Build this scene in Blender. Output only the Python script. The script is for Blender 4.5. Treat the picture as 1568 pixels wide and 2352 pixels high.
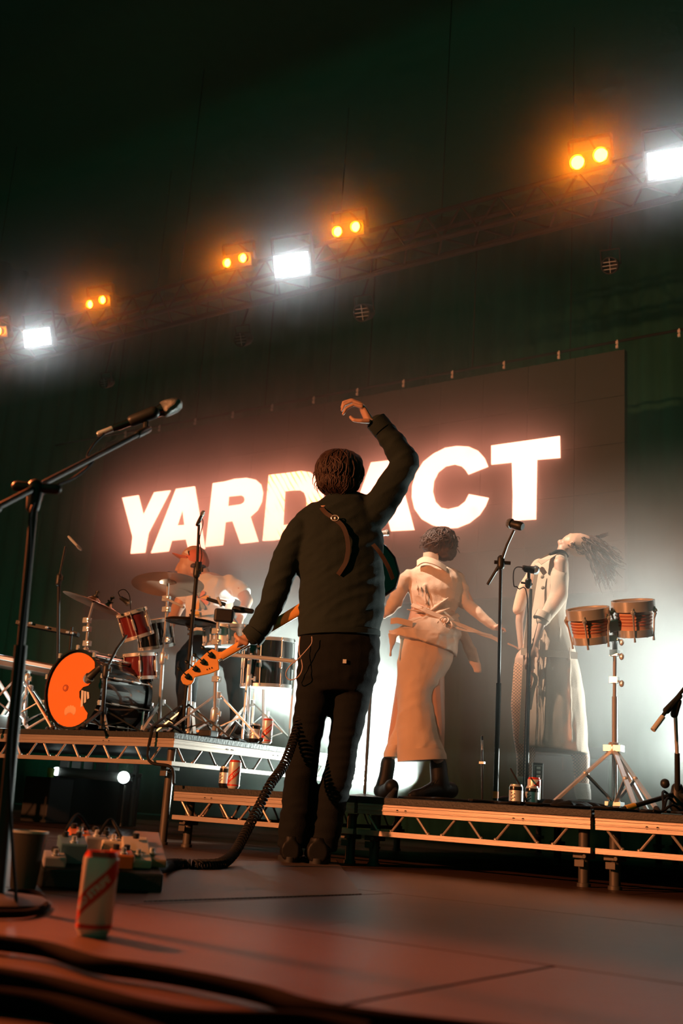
import bpy, bmesh, math, random
import numpy as np
from mathutils import Vector, Matrix, noise
PI=math.pi
random.seed(7)
sc=bpy.context.scene
for o in list(bpy.data.objects): bpy.data.objects.remove(o)
COL=sc.collection
# ---------------------------------------------------------------- camera
CY,CP,CR,CF=0.61074615,0.26218332,0.06757985,2539.0
CAM=Vector((0,0,0.255))
FW=Vector((-math.sin(CY)*math.cos(CP),math.cos(CY)*math.cos(CP),math.sin(CP)))
_r=FW.cross(Vector((0,0,1))).normalized(); _u=_r.cross(FW)
RT=math.cos(CR)*_r+math.sin(CR)*_u; UP=-math.sin(CR)*_r+math.cos(CR)*_u
cd=bpy.data.cameras.new('camera'); cam=bpy.data.objects.new('camera',cd); COL.objects.link(cam); sc.camera=cam
cam.matrix_world=Matrix(((RT.x,UP.x,-FW.x,CAM.x),(RT.y,UP.y,-FW.y,CAM.y),(RT.z,UP.z,-FW.z,CAM.z),(0,0,0,1)))
cd.sensor_fit='VERTICAL'; cd.sensor_height=36.0; cd.lens=CF/2352*36.0; cd.clip_start=.05; cd.clip_end=100
cd.dof.use_dof=True; cd.dof.focus_distance=5.3; cd.dof.aperture_fstop=3.2
def ray(x,y): return FW+RT*((x-784)/CF)-UP*((y-1176)/CF)
def PZ(x,y,z): d=ray(x,y); return CAM+d*((z-CAM.z)/d.z)      # point seen at (x,y) on the level z
def PY(x,y,v): d=ray(x,y); return CAM+d*(v/d.y)               # ... on the upright plane Y=v
def PX(x,y,v): d=ray(x,y); return CAM+d*(v/d.x)
def PD(x,y,d): return CAM+ray(x,y)*d                          # ... at the distance d
def depth(p): return (Vector(p)-CAM).dot(FW)
def prj(p):
    q=Vector(p)-CAM; k=q.dot(FW); return 784+CF*q.dot(RT)/k,1176-CF*q.dot(UP)/k
# ---------------------------------------------------------------- world, exposure, lamps
w=bpy.data.worlds.new('room_dark'); sc.world=w; w.use_nodes=True
w.node_tree.nodes['Background'].inputs[0].default_value=(.003,.045,.024,1)
w.node_tree.nodes['Background'].inputs[1].default_value=1.5
sc.view_settings.view_transform='Standard'; sc.view_settings.look='None'
sc.view_settings.exposure=0.0; sc.view_settings.gamma=1.0; sc.view_settings.use_curve_mapping=False
cy=sc.cycles; cy.use_adaptive_sampling=True; cy.adaptive_threshold=.035; cy.adaptive_min_samples=16; cy.volume_step_rate=2.0; cy.volume_max_steps=96; cy.use_denoising=True; cy.volume_bounces=0; cy.max_bounces=5; cy.diffuse_bounces=2; cy.glossy_bounces=3
cy.transmission_bounces=3; cy.sample_clamp_indirect=4.0; cy.transparent_max_bounces=8; cy.caustics_reflective=False; cy.caustics_refractive=False
def lamp(kind,name,loc,target,power,color,size=.1,spot=60,blend=.3,shape=None):
    l=bpy.data.lights.new(name,kind); o=bpy.data.objects.new(name,l); COL.objects.link(o)
    o.location=loc; d=(Vector(target)-Vector(loc)); o.rotation_euler=d.to_track_quat('-Z','Y').to_euler()
    l.energy=power; l.color=color
    if kind=='SPOT': l.spot_size=math.radians(spot); l.spot_blend=blend; l.shadow_soft_size=size
    elif kind=='AREA': l.size=size
    else: l.shadow_soft_size=size
    return o
HAZE=0.012; HAZE_G=0.45
KEY=lamp('SPOT','orange_front_light',(-5.6,-3.4,2.7),(-4.2,5.2,1.5),3300,(1,.32,.11),.08,54,.4)
KEY3=lamp('SPOT','orange_neck_fill',(-3.0,-4.0,1.7),(-3.55,4.5,1.15),420,(1,.32,.11),.08,7,.6)  # added narrow spot, brightens the bass neck where the front light misses it
KEY2=lamp('SPOT','white_front_light',(-5.6,2.6,6.4),(-2.75,6.1,2.2),4200,(1,.78,.6),.06,22,.5)
LOW=lamp('SPOT','red_side_light',(-4.6,1.9,2.3),PZ(540,2215,0),2000,(1,.2,.055),.12,25,1.0)
B1=lamp('SPOT','white_floor_light_right',PD(1880,1740,7.0),PD(1190,1460,5.6),1150,(.86,1,.92),.06,50,.8)
B2=lamp('SPOT','white_floor_light_middle',PD(945,1790,7.9),PD(560,1520,6.9),1050,(.86,1,.92),.06,88,.7)
B3=lamp('SPOT','white_kit_haze_fill',PD(700,1640,8.3),PD(430,1330,7.4),190,(.86,1,.92),.06,78,.8)  # added lamp hidden by the guitarist's legs, brightens the haze over the kit
for i_,x_ in enumerate((-13,-9,-5,-1)):
    lamp('SPOT','added_green_fill',(x_,11.2,.35),(x_+.6,12.9,4.5),75,(.05,1,.55),.3,140,1)  # added green fill behind the screen, lifts the dark backdrop and haze
#END_LIGHTS
# ---------------------------------------------------------------- helpers
def V(*a): return Vector(a)
class MB:
    def __init__(s): s.v=[]; s.f=[]
    def add(s,vs,fs):
        n=len(s.v); s.v+= [tuple(p) for p in vs]; s.f+= [tuple(i+n for i in f) for f in fs]; return s
    def box(s,c,size,rot=None):
        x,y,z=[a/2 for a in size]; c=Vector(c)
        P=[Vector((i*x,j*y,k*z)) for i in(-1,1) for j in(-1,1) for k in(-1,1)]
        if rot is not None: P=[rot@p for p in P]
        return s.add([c+p for p in P],[(0,1,3,2),(4,6,7,5),(0,4,5,1),(2,3,7,6),(0,2,6,4),(1,5,7,3)])
    def bar(s,a,b,w,h=None,up=(0,0,1)):
        a=Vector(a);b=Vector(b);d=b-a;L=d.length;d.normalize();h=h or w
        sx=d.cross(Vector(up)); 
        if sx.length<1e-4: sx=d.cross(Vector((0,1,0)))
        sx.normalize(); sz=sx.cross(d)
        return s.box((a+b)/2,(w,L,h),Matrix((sx,d,sz)).transposed())
    def tube(s,pts,r,n=10,cap=True):
        pts=[Vector(p) for p in pts]; m=len(pts)
        rs=r if isinstance(r,(list,tuple)) else [r]*m
        prev=None; rings=[]
        for i,p in enumerate(pts):
            t=(pts[min(i+1,m-1)]-pts[max(i-1,0)])
            if t.length<1e-9: t=Vector((0,0,1))
            t.normalize()
            if prev is None:
                a=t.cross(Vector((0,0,1)))
                if a.length<.1: a=t.cross(Vector((1,0,0)))
                a.normalize()
            else:
                a=prev-t*prev.dot(t)
                if a.length<1e-6: a=t.cross(Vector((1,0,.3)))
                a.normalize()
            prev=a; b=t.cross(a)
            rings.append([p+(a*math.cos(2*PI*k/n)+b*math.sin(2*PI*k/n))*rs[i] for k in range(n)])
        vs=[q for R in rings for q in R]; fs=[]
        for i in range(m-1):
            for k in range(n): fs.append((i*n+k,i*n+(k+1)%n,(i+1)*n+(k+1)%n,(i+1)*n+k))
        if cap: fs.append(tuple(range(n-1,-1,-1))); fs.append(tuple((m-1)*n+k for k in range(n)))
        return s.add(vs,fs)
    def strap(s,pts,wv,th):
        """flat band through pts; wv = half width vectors; th = thickness"""
        pts=[Vector(p) for p in pts]; m=len(pts); vs=[]
        for i,p in enumerate(pts):
            t=(pts[min(i+1,m-1)]-pts[max(i-1,0)]).normalized(); w_=Vector(wv[i] if isinstance(wv,list) else wv)
            nn=t.cross(w_).normalized()*th/2
            vs+=[p-w_-nn,p+w_-nn,p+w_+nn,p-w_+nn]
        fs=[(3,2,1,0),(4*m-4,4*m-3,4*m-2,4*m-1)]
        for i in range(m-1):
            for k in range(4): fs.append((i*4+k,i*4+(k+1)%4,i*4+4+(k+1)%4,i*4+4+k))
        return s.add(vs,fs)
    def lathe(s,prof,o=(0,0,0),axis=(0,0,1),n=24,closed=False):
        o=Vector(o);z=Vector(axis).normalized();a=z.cross(Vector((0,0,1)))
        if a.length<.01: a=Vector((1,0,0))
        a.normalize();b=z.cross(a);vs=[]
        for r,h in prof:
            for k in range(n): vs.append(o+z*h+(a*math.cos(2*PI*k/n)+b*math.sin(2*PI*k/n))*max(r,1e-5))
        fs=[];m=len(prof)
        for i in range(m-1+(1 if closed else 0)):
            j=(i+1)%m
            for k in range(n): fs.append((i*n+k,i*n+(k+1)%n,j*n+(k+1)%n,j*n+k))
        if not closed:
            if prof[0][0]>1e-4: fs.append(tuple(range(n-1,-1,-1)))
            if prof[-1][0]>1e-4: fs.append(tuple((m-1)*n+k for k in range(n)))
        return s.add(vs,fs)
    def ell(s,c,rx,ry=None,rz=None,rot=None,n=16,m=10):
        ry=rx if ry is None else ry; rz=rx if rz is None else rz; c=Vector(c)
        vs=[];fs=[]
        for i in range(m+1):
            th=PI*i/m
            for k in range(n):
                ph=2*PI*k/n; p=Vector((rx*math.sin(th)*math.cos(ph),ry*math.sin(th)*math.sin(ph),rz*math.cos(th)))
                if rot is not None: p=rot@p
                vs.append(c+p)
        for i in range(m):
            for k in range(n): fs.append((i*n+k,(i+1)*n+k,(i+1)*n+(k+1)%n,i*n+(k+1)%n))
        return s.add(vs,fs)
    def cap(s,a,ra,b,rb,n=14):
        """tapered capsule"""
        a=Vector(a);b=Vector(b);d=b-a;L=d.length
        if L<1e-6: return s.ell(a,max(ra,rb))
        prof=[]
        for i in range(5): t=PI/2*(1-i/4); prof.append((ra*math.cos(t),-ra*math.sin(t)))
        for i in range(5): t=PI/2*i/4; prof.append((rb*math.cos(t),L+rb*math.sin(t)))
        return s.lathe(prof,a,d,n)
    def loft(s,secs,n=20):
        """secs: (centre, half-axis vector a, half-axis vector b[, squareness])"""
        vs=[];fs=[];m=len(secs)
        for S in secs:
            c,a,b=Vector(S[0]),Vector(S[1]),Vector(S[2]); e=S[3] if len(S)>3 else 1.0
            for k in range(n):
                t=2*PI*k/n; cx,sx=math.cos(t),math.sin(t)
                vs.append(c+a*(abs(cx)**e*(1 if cx>=0 else -1))+b*(abs(sx)**e*(1 if sx>=0 else -1)))
        for i in range(m-1):
            for k in range(n): fs.append((i*n+k,i*n+(k+1)%n,(i+1)*n+(k+1)%n,(i+1)*n+k))
        fs.append(tuple(range(n-1,-1,-1)));fs.append(tuple((m-1)*n+k for k in range(n)))
        return s.add(vs,fs)
    def prism(s,poly,d):
        """poly: list of points, extruded by the vector d"""
        n=len(poly);d=Vector(d);poly=[Vector(p) for p in poly]
        return s.add(poly+[p+d for p in poly],[tuple(range(n-1,-1,-1)),tuple(range(n,2*n))]+[(i,(i+1)%n,(i+1)%n+n,i+n) for i in range(n)])
def rootloc(p):
    L=Vector((0,0,0))
    while p is not None: L+=p.location; p=p.parent
    return L
def fixn(me):
    bm=bmesh.new(); bm.from_mesh(me); bmesh.ops.recalc_face_normals(bm,faces=bm.faces); bm.to_mesh(me); bm.free()
def link(o,parent): 
    COL.objects.link(o)
    if parent is not None: o.parent=parent
    return o
def mk(name,mb,m,parent=None,smooth=40,bevel=0,label=None,cat=None,group=None,kind=None,local=False,stuff=False):
    off=Vector((0,0,0)) if (local or parent is None) else rootloc(parent)
    base=None
    if parent is None and not local:
        a=np.array(mb.v); base=Vector(((a[:,0].min()+a[:,0].max())/2,(a[:,1].min()+a[:,1].max())/2,a[:,2].min())); off=base
    me=bpy.data.meshes.new(name); me.from_pydata([(p[0]-off.x,p[1]-off.y,p[2]-off.z) for p in mb.v],[],mb.f); me.update(); fixn(me)
    o=bpy.data.objects.new(name,me); link(o,parent)
    if base is not None: o.location=base
    if m is not None: me.materials.append(m)
    if smooth:
        for p in me.polygons: p.use_smooth=True
        md=None
        try:
            me.set_sharp_from_angle(angle=math.radians(smooth))
        except Exception: pass
    if bevel:
        b=o.modifiers.new('bevel','BEVEL'); b.width=bevel; b.segments=2; b.limit_method='ANGLE'; b.angle_limit=math.radians(50)
    if label: o['label']=label
    if cat: o['category']=cat
    if group: o['group']=group
    if kind: o['kind']=kind
    if stuff: o['kind']='stuff'
    return o
def thing(name,label,cat,loc=(0,0,0),group=None,rz=0):
    o=bpy.data.objects.new(name,None); COL.objects.link(o); o.location=loc; o.rotation_euler=(0,0,rz)
    o.empty_display_size=.05; o['label']=label; o['category']=cat
    if group: o['group']=group
    return o
def kids(o): return [c for c in COL.objects if c.parent==o]
def dup(root,loc=None,rot=None,label=None,group=None,parent=None,scale=None):
    c=root.copy(); link(c,parent) if parent else COL.objects.link(c)
    if parent is None:
        if loc is not None: c.location=loc
        if rot is not None: c.rotation_euler=rot
        if scale: c.scale=scale
        if label: c['label']=label
        if group: c['group']=group
    for k in CH.get(root.name,kids(root)): dup(k,parent=c)
    return c
CH={}
def mat(name,col,rough=.6,metal=0,var=.15,scale=6,bump=0,bscale=60,emit=None,estr=1,spec=.5,coat=0,sheen=0,stretch=None,alpha=None):
    m=bpy.data.materials.new(name); m.use_nodes=True; nt=m.node_tree; N=nt.nodes; L=nt.links; b=N['Principled BSDF']
    tc=N.new('ShaderNodeTexCoord'); mp=N.new('ShaderNodeMapping'); L.new(tc.outputs['Object'],mp.inputs[0])
    if stretch: mp.inputs['Scale'].default_value=stretch
    nz=N.new('ShaderNodeTexNoise'); nz.inputs['Scale'].default_value=scale; nz.inputs['Detail'].default_value=4; L.new(mp.outputs[0],nz.inputs[0])
    mx=N.new('ShaderNodeMix'); mx.data_type='RGBA'
    mx.inputs[6].default_value=(*[c*(1-var) for c in col],1); mx.inputs[7].default_value=(*[min(1,c*(1+var)) for c in col],1)
    L.new(nz.outputs[0],mx.inputs[0]); L.new(mx.outputs[2],b.inputs['Base Color'])
    b.inputs['Roughness'].default_value=rough; b.inputs['Metallic'].default_value=metal
    b.inputs['Specular IOR Level'].default_value=spec; b.inputs['Coat Weight'].default_value=coat; b.inputs['Sheen Weight'].default_value=sheen
    if emit: b.inputs['Emission Color'].default_value=(*emit,1); b.inputs['Emission Strength'].default_value=estr
    if bump:
        n2=N.new('ShaderNodeTexNoise'); n2.inputs['Scale'].default_value=bscale; n2.inputs['Detail'].default_value=3; L.new(mp.outputs[0],n2.inputs[0])
        bp=N.new('ShaderNodeBump'); bp.inputs['Strength'].default_value=bump; bp.inputs['Distance'].default_value=.01; L.new(n2.outputs[0],bp.inputs['Height']); L.new(bp.outputs[0],b.inputs['Normal'])
    return m
# ---------------------------------------------------------------- materials
M={}
M['black']=mat('matt_black_metal',(.03,.032,.03),.45,.3)
M['gloss_black']=mat('gloss_black',(.012,.014,.013),.15,0,coat=.5)
M['rubber']=mat('black_rubber',(.02,.02,.02),.7)
M['cable']=mat('cable_jacket',(.01,.01,.01),.7,spec=.25)
M['cablematt']=mat('matt_cable_jacket',(.004,.004,.004),.95,spec=.05)
M['chrome']=mat('chrome',(.9,.91,.9),.25,.6,.05)
M['alu']=mat('deck_aluminium',(.5,.41,.35),.42,.6,.3,3,bump=.05,bscale=20,stretch=(1,1,12))
M['legsteel']=mat('dull_leg_tube',(.1,.085,.07),.5,.4,.3,8)
M['ply']=mat('black_deck_board',(.02,.022,.02),.55,bump=.2,bscale=80)
M['drape']=mat('green_cast_drape',(.012,.09,.055),.9,bump=.1)  # green cast of the dark room is put into the cloth and ceiling colour
M['floorpanel']=mat('black_painted_ply',(.07,.036,.022),.42,0,.35,2.2,bump=.06,bscale=14,spec=.2)
M['screen']=mat('led_screen_face',(.035,.045,.042),.55,0,.1,2)
M['led']=mat('white_led',(.8,.8,.8),.5,emit=(.88,.96,1),estr=34)
M['amber']=mat('amber_lamp_glass',(.9,.4,.05),.3,emit=(1,.2,.004),estr=190)
M['truss']=mat('truss_black',(.002,.002,.002),.8)
M['housing']=mat('lamp_housing',(.005,.005,.005),.7,0)
M['white']=mat('white_paint',(.75,.75,.72),.5)
# ---------------------------------------------------------------- setting
# stage floor: black ply sheets laid with open joints
fl=mk('floor',MB().box((-5,5,-.04),(26,24,.04)),M['rubber'],kind='structure')
gx=.004; JX=[]; 
SX,SY=2.44,1.22
j1=PZ(700,2136,0); y0=j1.y   # long joint runs along X through the photo's dark line
xb=PZ(500,2069,0)            # cross joint seen left of the man
n=0
for iy in range(-3,8):
    yb=y0+iy*SY
    off=(xb.x if iy==0 else xb.x+ (1.1 if iy%2 else 0.35))
    for ix in range(-5,4):
        x0=off+ix*SX
        if x0<-15 or x0>5: continue
        d=(Vector((x0+1.2,yb+.6,0))-CAM).length
        if d>14: continue
        mk('floor_panel',MB().box((x0+SX/2,yb+SY/2,-.009),(SX-gx*2,SY-gx*2,.018)),M['floorpanel'],fl,smooth=0,bevel=.002)
# back wall drape with pleats
def drape(name,a,b,z1,amp=.06,wl=.35,h0=0):
    a=Vector(a);b=Vector(b);L=(b-a).length;n=int(L/wl*6);d=(b-a)/L;nn=Vector((-d.y,d.x,0));vs=[];fs=[]
    for i in range(n+1):
        t=L*i/n; o=nn*(amp*math.sin(t/wl*2*PI)+amp*.4*math.sin(t/wl*1.3*PI+1))
        p=a+d*t+o; vs+=[(p.x,p.y,h0),(p.x,p.y,z1)]
    for i in range(n): fs.append((2*i,2*i+2,2*i+3,2*i+1))
    mb=MB().add(vs,fs); return mk(name,mb,M['drape'],smooth=80,kind='structure')
drape('wall_back',(-17,13,0),(6,13,0),9)
drape('wall_left',(-15,-2,0),(-15,13,0),9)
drape('wall_right',(4.5,13,0),(4.5,2,0),9)
mk('ceiling',MB().box((-5.5,5.5,9.05),(23,16,.1)),M['drape'],kind='structure')
# haze and smoke
def smoke(name,c,size,dens,g,lab,noise_=None,col=(.95,.97,.95,1)):
    hz=mk(name,MB().box(c,size),None,label=lab,cat='smoke',stuff=True,smooth=0)
    hm=bpy.data.materials.new(name); hm.use_nodes=True; nt=hm.node_tree; nt.nodes.clear(); N=nt.nodes;L=nt.links
    out=N.new('ShaderNodeOutputMaterial'); vs_=N.new('ShaderNodeVolumeScatter'); vs_.inputs['Density'].default_value=dens; vs_.inputs['Anisotropy'].default_value=g
    vs_.inputs['Color'].default_value=col
    L.new(vs_.outputs[0],out.inputs['Volume']); hz.data.materials.append(hm)
    if noise_:
        # soft-edged cloud: density falls off from the middle of the box, broken up by noise
        tc=N.new('ShaderNodeTexCoord'); mp=N.new('ShaderNodeMapping'); L.new(tc.outputs['Generated'],mp.inputs[0])
        mp.inputs['Location'].default_value=(-1,-1,-1); mp.inputs['Scale'].default_value=(2,2,2)
        ln=N.new('ShaderNodeVectorMath'); ln.operation='LENGTH'; L.new(mp.outputs[0],ln.inputs[0])
        mr=N.new('ShaderNodeMapRange'); mr.interpolation_type='SMOOTHSTEP'; L.new(ln.outputs['Value'],mr.inputs[0]); mr.inputs[1].default_value=noise_[1]; mr.inputs[2].default_value=1.0; mr.inputs[3].default_value=1; mr.inputs[4].default_value=0
        nz=N.new('ShaderNodeTexNoise'); nz.inputs['Scale'].default_value=noise_[0]; nz.inputs['Detail'].default_value=2; L.new(tc.outputs['Object'],nz.inputs[0])
        m2=N.new('ShaderNodeMapRange'); L.new(nz.outputs[0],m2.inputs[0]); m2.inputs[1].default_value=.35; m2.inputs[2].default_value=.7; m2.inputs[3].default_value=noise_[2]; m2.inputs[4].default_value=1.3
        mu=N.new('ShaderNodeMath'); mu.operation='MULTIPLY'; L.new(mr.outputs[0],mu.inputs[0]); L.new(m2.outputs[0],mu.inputs[1])
        m3=N.new('ShaderNodeMath'); m3.operation='MULTIPLY'; L.new(mu.outputs[0],m3.inputs[0]); m3.inputs[1].default_value=dens; L.new(m3.outputs[0],vs_.inputs['Density'])
    return hz
smoke('stage_haze',(-5.6,9.1,4.4),(18,7.2,8.8),HAZE,HAZE_G,'thin haze hanging over the rear of the stage',None,(.5,1,.75,1))  # scatter colour tinted green to carry the green cast of the dark areas
smoke('screen_halo_smoke',(-7.2,9.15,3.5),(9.6,1.4,4.6),.33,.8,'added layer of smoke giving the video wall letters their halo',(1.0,.55,.8))  # slab added in front of the letters to spread their glow
smoke('truss_halo_smoke',(-5.5,7.5,5.7),(15,1.1,2.0),.15,.8,'added layer of smoke giving the lit truss lamps their halos')  # slab added round the truss lamps to make their halos
smoke('floor_smoke_right',(-1.8,6.7,1.25),(6.4,3.8,2.7),.75,.3,'dense white smoke behind the singer and the percussion stand',(1.2,.15,.4))
smoke('floor_smoke_middle',(-5.3,6.7,1.25),(4.8,3.2,3.0),.6,.3,'white smoke between the drum riser and the guitarist',(1.4,.15,.4))
# ---------------------------------------------------------------- LED screen with the band's letters
SCY=10.0
HANG=1
scr=thing('led_screen','dark LED video wall with huge glowing white letters behind the band','screen',(-7.2,SCY+.1,2.2))
tl=PY(205,1020,SCY); br=PY(1434,1380,SCY); zt=PY(371,986,SCY).z-.04; zb=PY(190,1425,SCY).z; x0=PY(190,1425,SCY).x; x1=br.x
nc=14; nr=5; pw=(x1-x0)/nc; ph=(zt-zb)/nr
for i in range(nc):
    for j in range(nr):
        mk('screen_panel',MB().box((x0+pw*(i+.5),SCY+.05,zb+ph*(j+.5)),(pw-.004,.08,ph-.004)),M['screen'],scr,smooth=0)
def letter_mat(name,stripe):
    m=bpy.data.materials.new(name); m.use_nodes=True; nt=m.node_tree;N=nt.nodes;L=nt.links;b=N['Principled BSDF']
    b.inputs['Base Color'].default_value=(.05,.05,.05,1)
    tc=N.new('ShaderNodeTexCoord'); wv=N.new('ShaderNodeTexWave'); wv.inputs['Scale'].default_value=stripe[0]; wv.inputs['Distortion'].default_value=2.5; wv.inputs['Detail'].default_value=3
    mp=N.new('ShaderNodeMapping'); mp.inputs['Rotation'].default_value=(0,stripe[1],0); L.new(tc.outputs['Object'],mp.inputs[0]); L.new(mp.outputs[0],wv.inputs[0])
    nz=N.new('ShaderNodeTexNoise'); nz.inputs['Scale'].default_value=stripe[2]; L.new(tc.outputs['Object'],nz.inputs[0])
    mu=N.new('ShaderNodeMath'); mu.operation='MULTIPLY'; L.new(wv.outputs[1],mu.inputs[0]); L.new(nz.outputs[0],mu.inputs[1])
    rp=N.new('ShaderNodeValToRGB'); rp.color_ramp.elements[0].position=stripe[3]; rp.color_ramp.elements[1].position=stripe[3]+.12; L.new(mu.outputs[0],rp.inputs[0])
    mx=N.new('ShaderNodeMix'); mx.data_type='RGBA'; mx.inputs[6].default_value=(1,.31,.2,1); mx.inputs[7].default_value=(1,.2,.04,1); L.new(rp.outputs[0],mx.inputs[0])
    L.new(mx.outputs[2],b.inputs['Emission Color']); b.inputs['Emission Strength'].default_value=LETTER
    return m
LETTER=6.5
ml=letter_mat('letter_light',(30,.5,3,.68)); md=letter_mat('letter_light_striped',(5,.6,1.6,.40))
def rg(o,pts,k=.338): return [(o[0]+x*k,o[1]+y*k) for x,y in pts]
OA=(270,1000);OB=(780,980)
LT=[('Y',ml,[rg(OA,[(35,425),(143,408),(177,545),(252,388),(360,375),(210,665),(187,797),(92,804),(105,690)])]),
('A',ml,[rg(OA,[(400,365),(525,348),(595,770),(485,780),(467,706),(368,716),(347,788),(230,800)]),rg(OA,[(443,498),(457,610),(406,613)])]),
('R',ml,[rg(OA,[(650,327),(730,315),(800,297),(880,290),(940,303),(975,335),(988,390),(980,450),(950,510),(902,553),(957,722),(838,736),(783,582),(733,590),(716,745),(600,758)]),rg(OA,[(755,416),(840,407),(862,420),(867,440),(860,458),(838,470),(750,483)])]),
('D',md,[rg(OA,[(1030,270),(1140,258),(1250,243),(1310,252),(1360,290),(1392,350),(1402,420),(1390,490),(1345,565),(1270,640),(1170,695),(1060,714),(988,717)]),rg(OA,[(1138,380),(1190,374),(1240,373),(1270,390),(1285,430),(1287,480),(1270,540),(1225,585),(1175,605),(1125,612)])]),
('A',ml,[rg(OB,[(215,245),(380,225),(507,702),(350,710),(330,632),(210,645),(180,722),(40,735)]),rg(OB,[(318,430),(330,560),(262,565)])]),
('C',ml,[rg(OB,[(1008,272),(985,215),(940,165),(880,138),(800,133),(720,145),(640,185),(570,240),(520,320),(495,400),(492,480),(510,560),(560,630),(630,670),(720,692),(800,688),(880,655),(950,600),(990,540),(1012,485),(880,460),(855,510),(810,545),(740,562),(690,552),(650,510),(632,440),(640,370),(670,310),(720,270),(780,257),(830,270),(860,300),(875,325)])]),
('T',ml,[rg(OB,[(1032,130),(1495,65),(1498,212),(1340,225),(1333,630),(1175,640),(1178,470),(1172,243),(1032,258)])])]
for nm,mm,loops in LT:
    cu=bpy.data.curves.new('letter','CURVE'); cu.dimensions='2D'; cu.fill_mode='BOTH'; cu.extrude=.008
    for lp in loops:
        sp=cu.splines.new('POLY'); P=[PY(x,y,SCY) for x,y in lp]; sp.points.add(len(P)-1); sp.use_cyclic_u=True
        for q,p in zip(sp.points,P): q.co=(p.x,p.z,0,1)
    ob=bpy.data.objects.new('tmp',cu); COL.objects.link(ob); bpy.context.view_layer.update()
    me=bpy.data.meshes.new_from_object(ob.evaluated_get(bpy.context.evaluated_depsgraph_get())); bpy.data.objects.remove(ob)
    o=bpy.data.objects.new('letter',me); link(o,scr); me.transform(Matrix.Rotation(PI/2,4,'X')); me.transform(Matrix.Translation(Vector((0,SCY-.004,0))-scr.location))
    me.materials.clear(); me.materials.append(mm)
# hanging bar with clips above the screen
br_=thing('hanging_bar','thin dark pipe with small clips above the video wall','pipe',(-7,SCY-.05,PY(371,982,SCY-.05).z))
zc=PY(800,904,SCY-.05).z; 
mk('pipe',MB().tube([(-12,SCY-.05,zc+.03),(-2.4,SCY-.05,zc+.03)],.016,8),M['truss'],br_)
mclip=mat('bright_clip',(.7,.66,.6),.5,0)
for i in range(-1,12):
    cx=PY(371,982,SCY-.05).x+i*(PY(1420,792,SCY-.05).x-PY(371,982,SCY-.05).x)/10
    o=mk('clip',MB().box((cx,SCY-.09,zc),(.026,.02,.028)).box((cx,SCY-.09,zc-.045),(.026,.02,.028)).bar((cx,SCY-.085,zc+.03),(cx,SCY-.085,zc-.06),.012),mclip,br_,smooth=0)
for px,py in ((264,960),(450,960),(608,930),(845,890),(1085,830)):
    p=PY(px,py,SCY-.05); mk('hanger_wire',MB().tube([(p.x,SCY-.05,zc+.03),(p.x,SCY-.05,6.8)],.009,5),M['truss'],br_)

for x_ in (x0+.6,(x0+x1)/2,x1-.6): mk('hanging_cable',MB().tube([(x_,SCY+.05,zt-.02),(x_,SCY+.05,9.0)],.005,6),M['truss'],scr)
# ---------------------------------------------------------------- lighting truss
TY=8.0; TZ=5.57
tr=thing('lighting_truss','dark box truss carrying the row of stage lamps','truss',(-6,TY+.35,TZ+.25))
for dy in (.38,.68):
    for dz in (.1,.4):
        mk('chord',MB().tube([(-13.5,TY+dy,TZ+dz),(1.5,TY+dy,TZ+dz)],.025,8),M['truss'],tr)
for i in range(37):
    x=-13.3+i*.4
    mk('lattice',MB().tube([(x,TY+.38,TZ+.1),(x+.2,TY+.38,TZ+.4)],.011,5).tube([(x+.2,TY+.38,TZ+.4),(x+.4,TY+.38,TZ+.1)],.011,5).tube([(x,TY+.38,TZ+.1),(x+.2,TY+.68,TZ+.1)],.011,5).tube([(x+.2,TY+.68,TZ+.1),(x+.4,TY+.38,TZ+.1)],.011,5),M['truss'],tr)
# second, lower bar with unlit lamps
for x_ in (-12,-8.5,-5,-1.5): mk('chain_hoist',MB().tube([(x_,TY+.53,TZ+.4),(x_,TY+.53,9.0)],.005,6),M['truss'],tr)
p=PY(553,760,TY+1.0); q=PY(480,725,TY+.6)
mk('truss_bar',MB().tube([(-13.5,q.y,q.z),(1.5,q.y,q.z)],.024,8),M['truss'],label='thin dark pipe running below the lit lamps',cat='pipe')
CDIR=lambda p:(CAM-Vector(p)).normalized()
def frame_for(p,target):
    d=(Vector(target)-Vector(p)).normalized(); x=Vector((0,0,1)).cross(d).normalized(); z=d.cross(x); return x,d,z
def led_panel(px,py,w,h,lab):
    c=PY(px,py,TY); t=thing('strobe_panel',lab,'stage light',c,group='white strobe panels on the truss')
    tg=V(c.x+2.2,-4,.6); x,d,z=frame_for(c,tg)
    R=Matrix((x,d,z)).transposed()
    mk('housing',MB().box(c-d*.06,(w+.05,.1,h+.05),R),M['housing'],t,smooth=0,bevel=.008)
    mk('yoke',MB().bar(c-d*.06+x*(w/2+.035)-z*.02,c-d*.06+x*(w/2+.035)+z*.3,.02,.03).bar(c-d*.06-x*(w/2+.035)-z*.02,c-d*.06-x*(w/2+.035)+z*.3,.02,.03).bar(c-d*.06+x*(w/2+.035)+z*.3,c-d*.06-x*(w/2+.035)+z*.3,.03,.02),M['housing'],t,smooth=0)
    e_=c-d*.06+z*.3; mk('clamp',MB().tube([e_,V(e_.x,TY+.38,TZ+.4)],.014,8),M['housing'],t)
    nx,nz=12,6; b=MB()
    first=None
    for i in range(nx):
        for j in range(nz):
            q=c+x*((i+.5)/nx-.5)*w+z*((j+.5)/nz-.5)*h
            if first is None:
                first=mk('led_cell',MB().box((0,0,0),(w/nx*.8,.02,h/nz*.72),R),M['led'],t,smooth=0,local=True); first.location=q-c
            else:
                o=first.copy(); COL.objects.link(o); o.parent=t; o.location=q-c
    return t
led_panel(85,775,.38,.2,'small white strobe panel, farthest of the lit strobes, at the far left')
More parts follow.
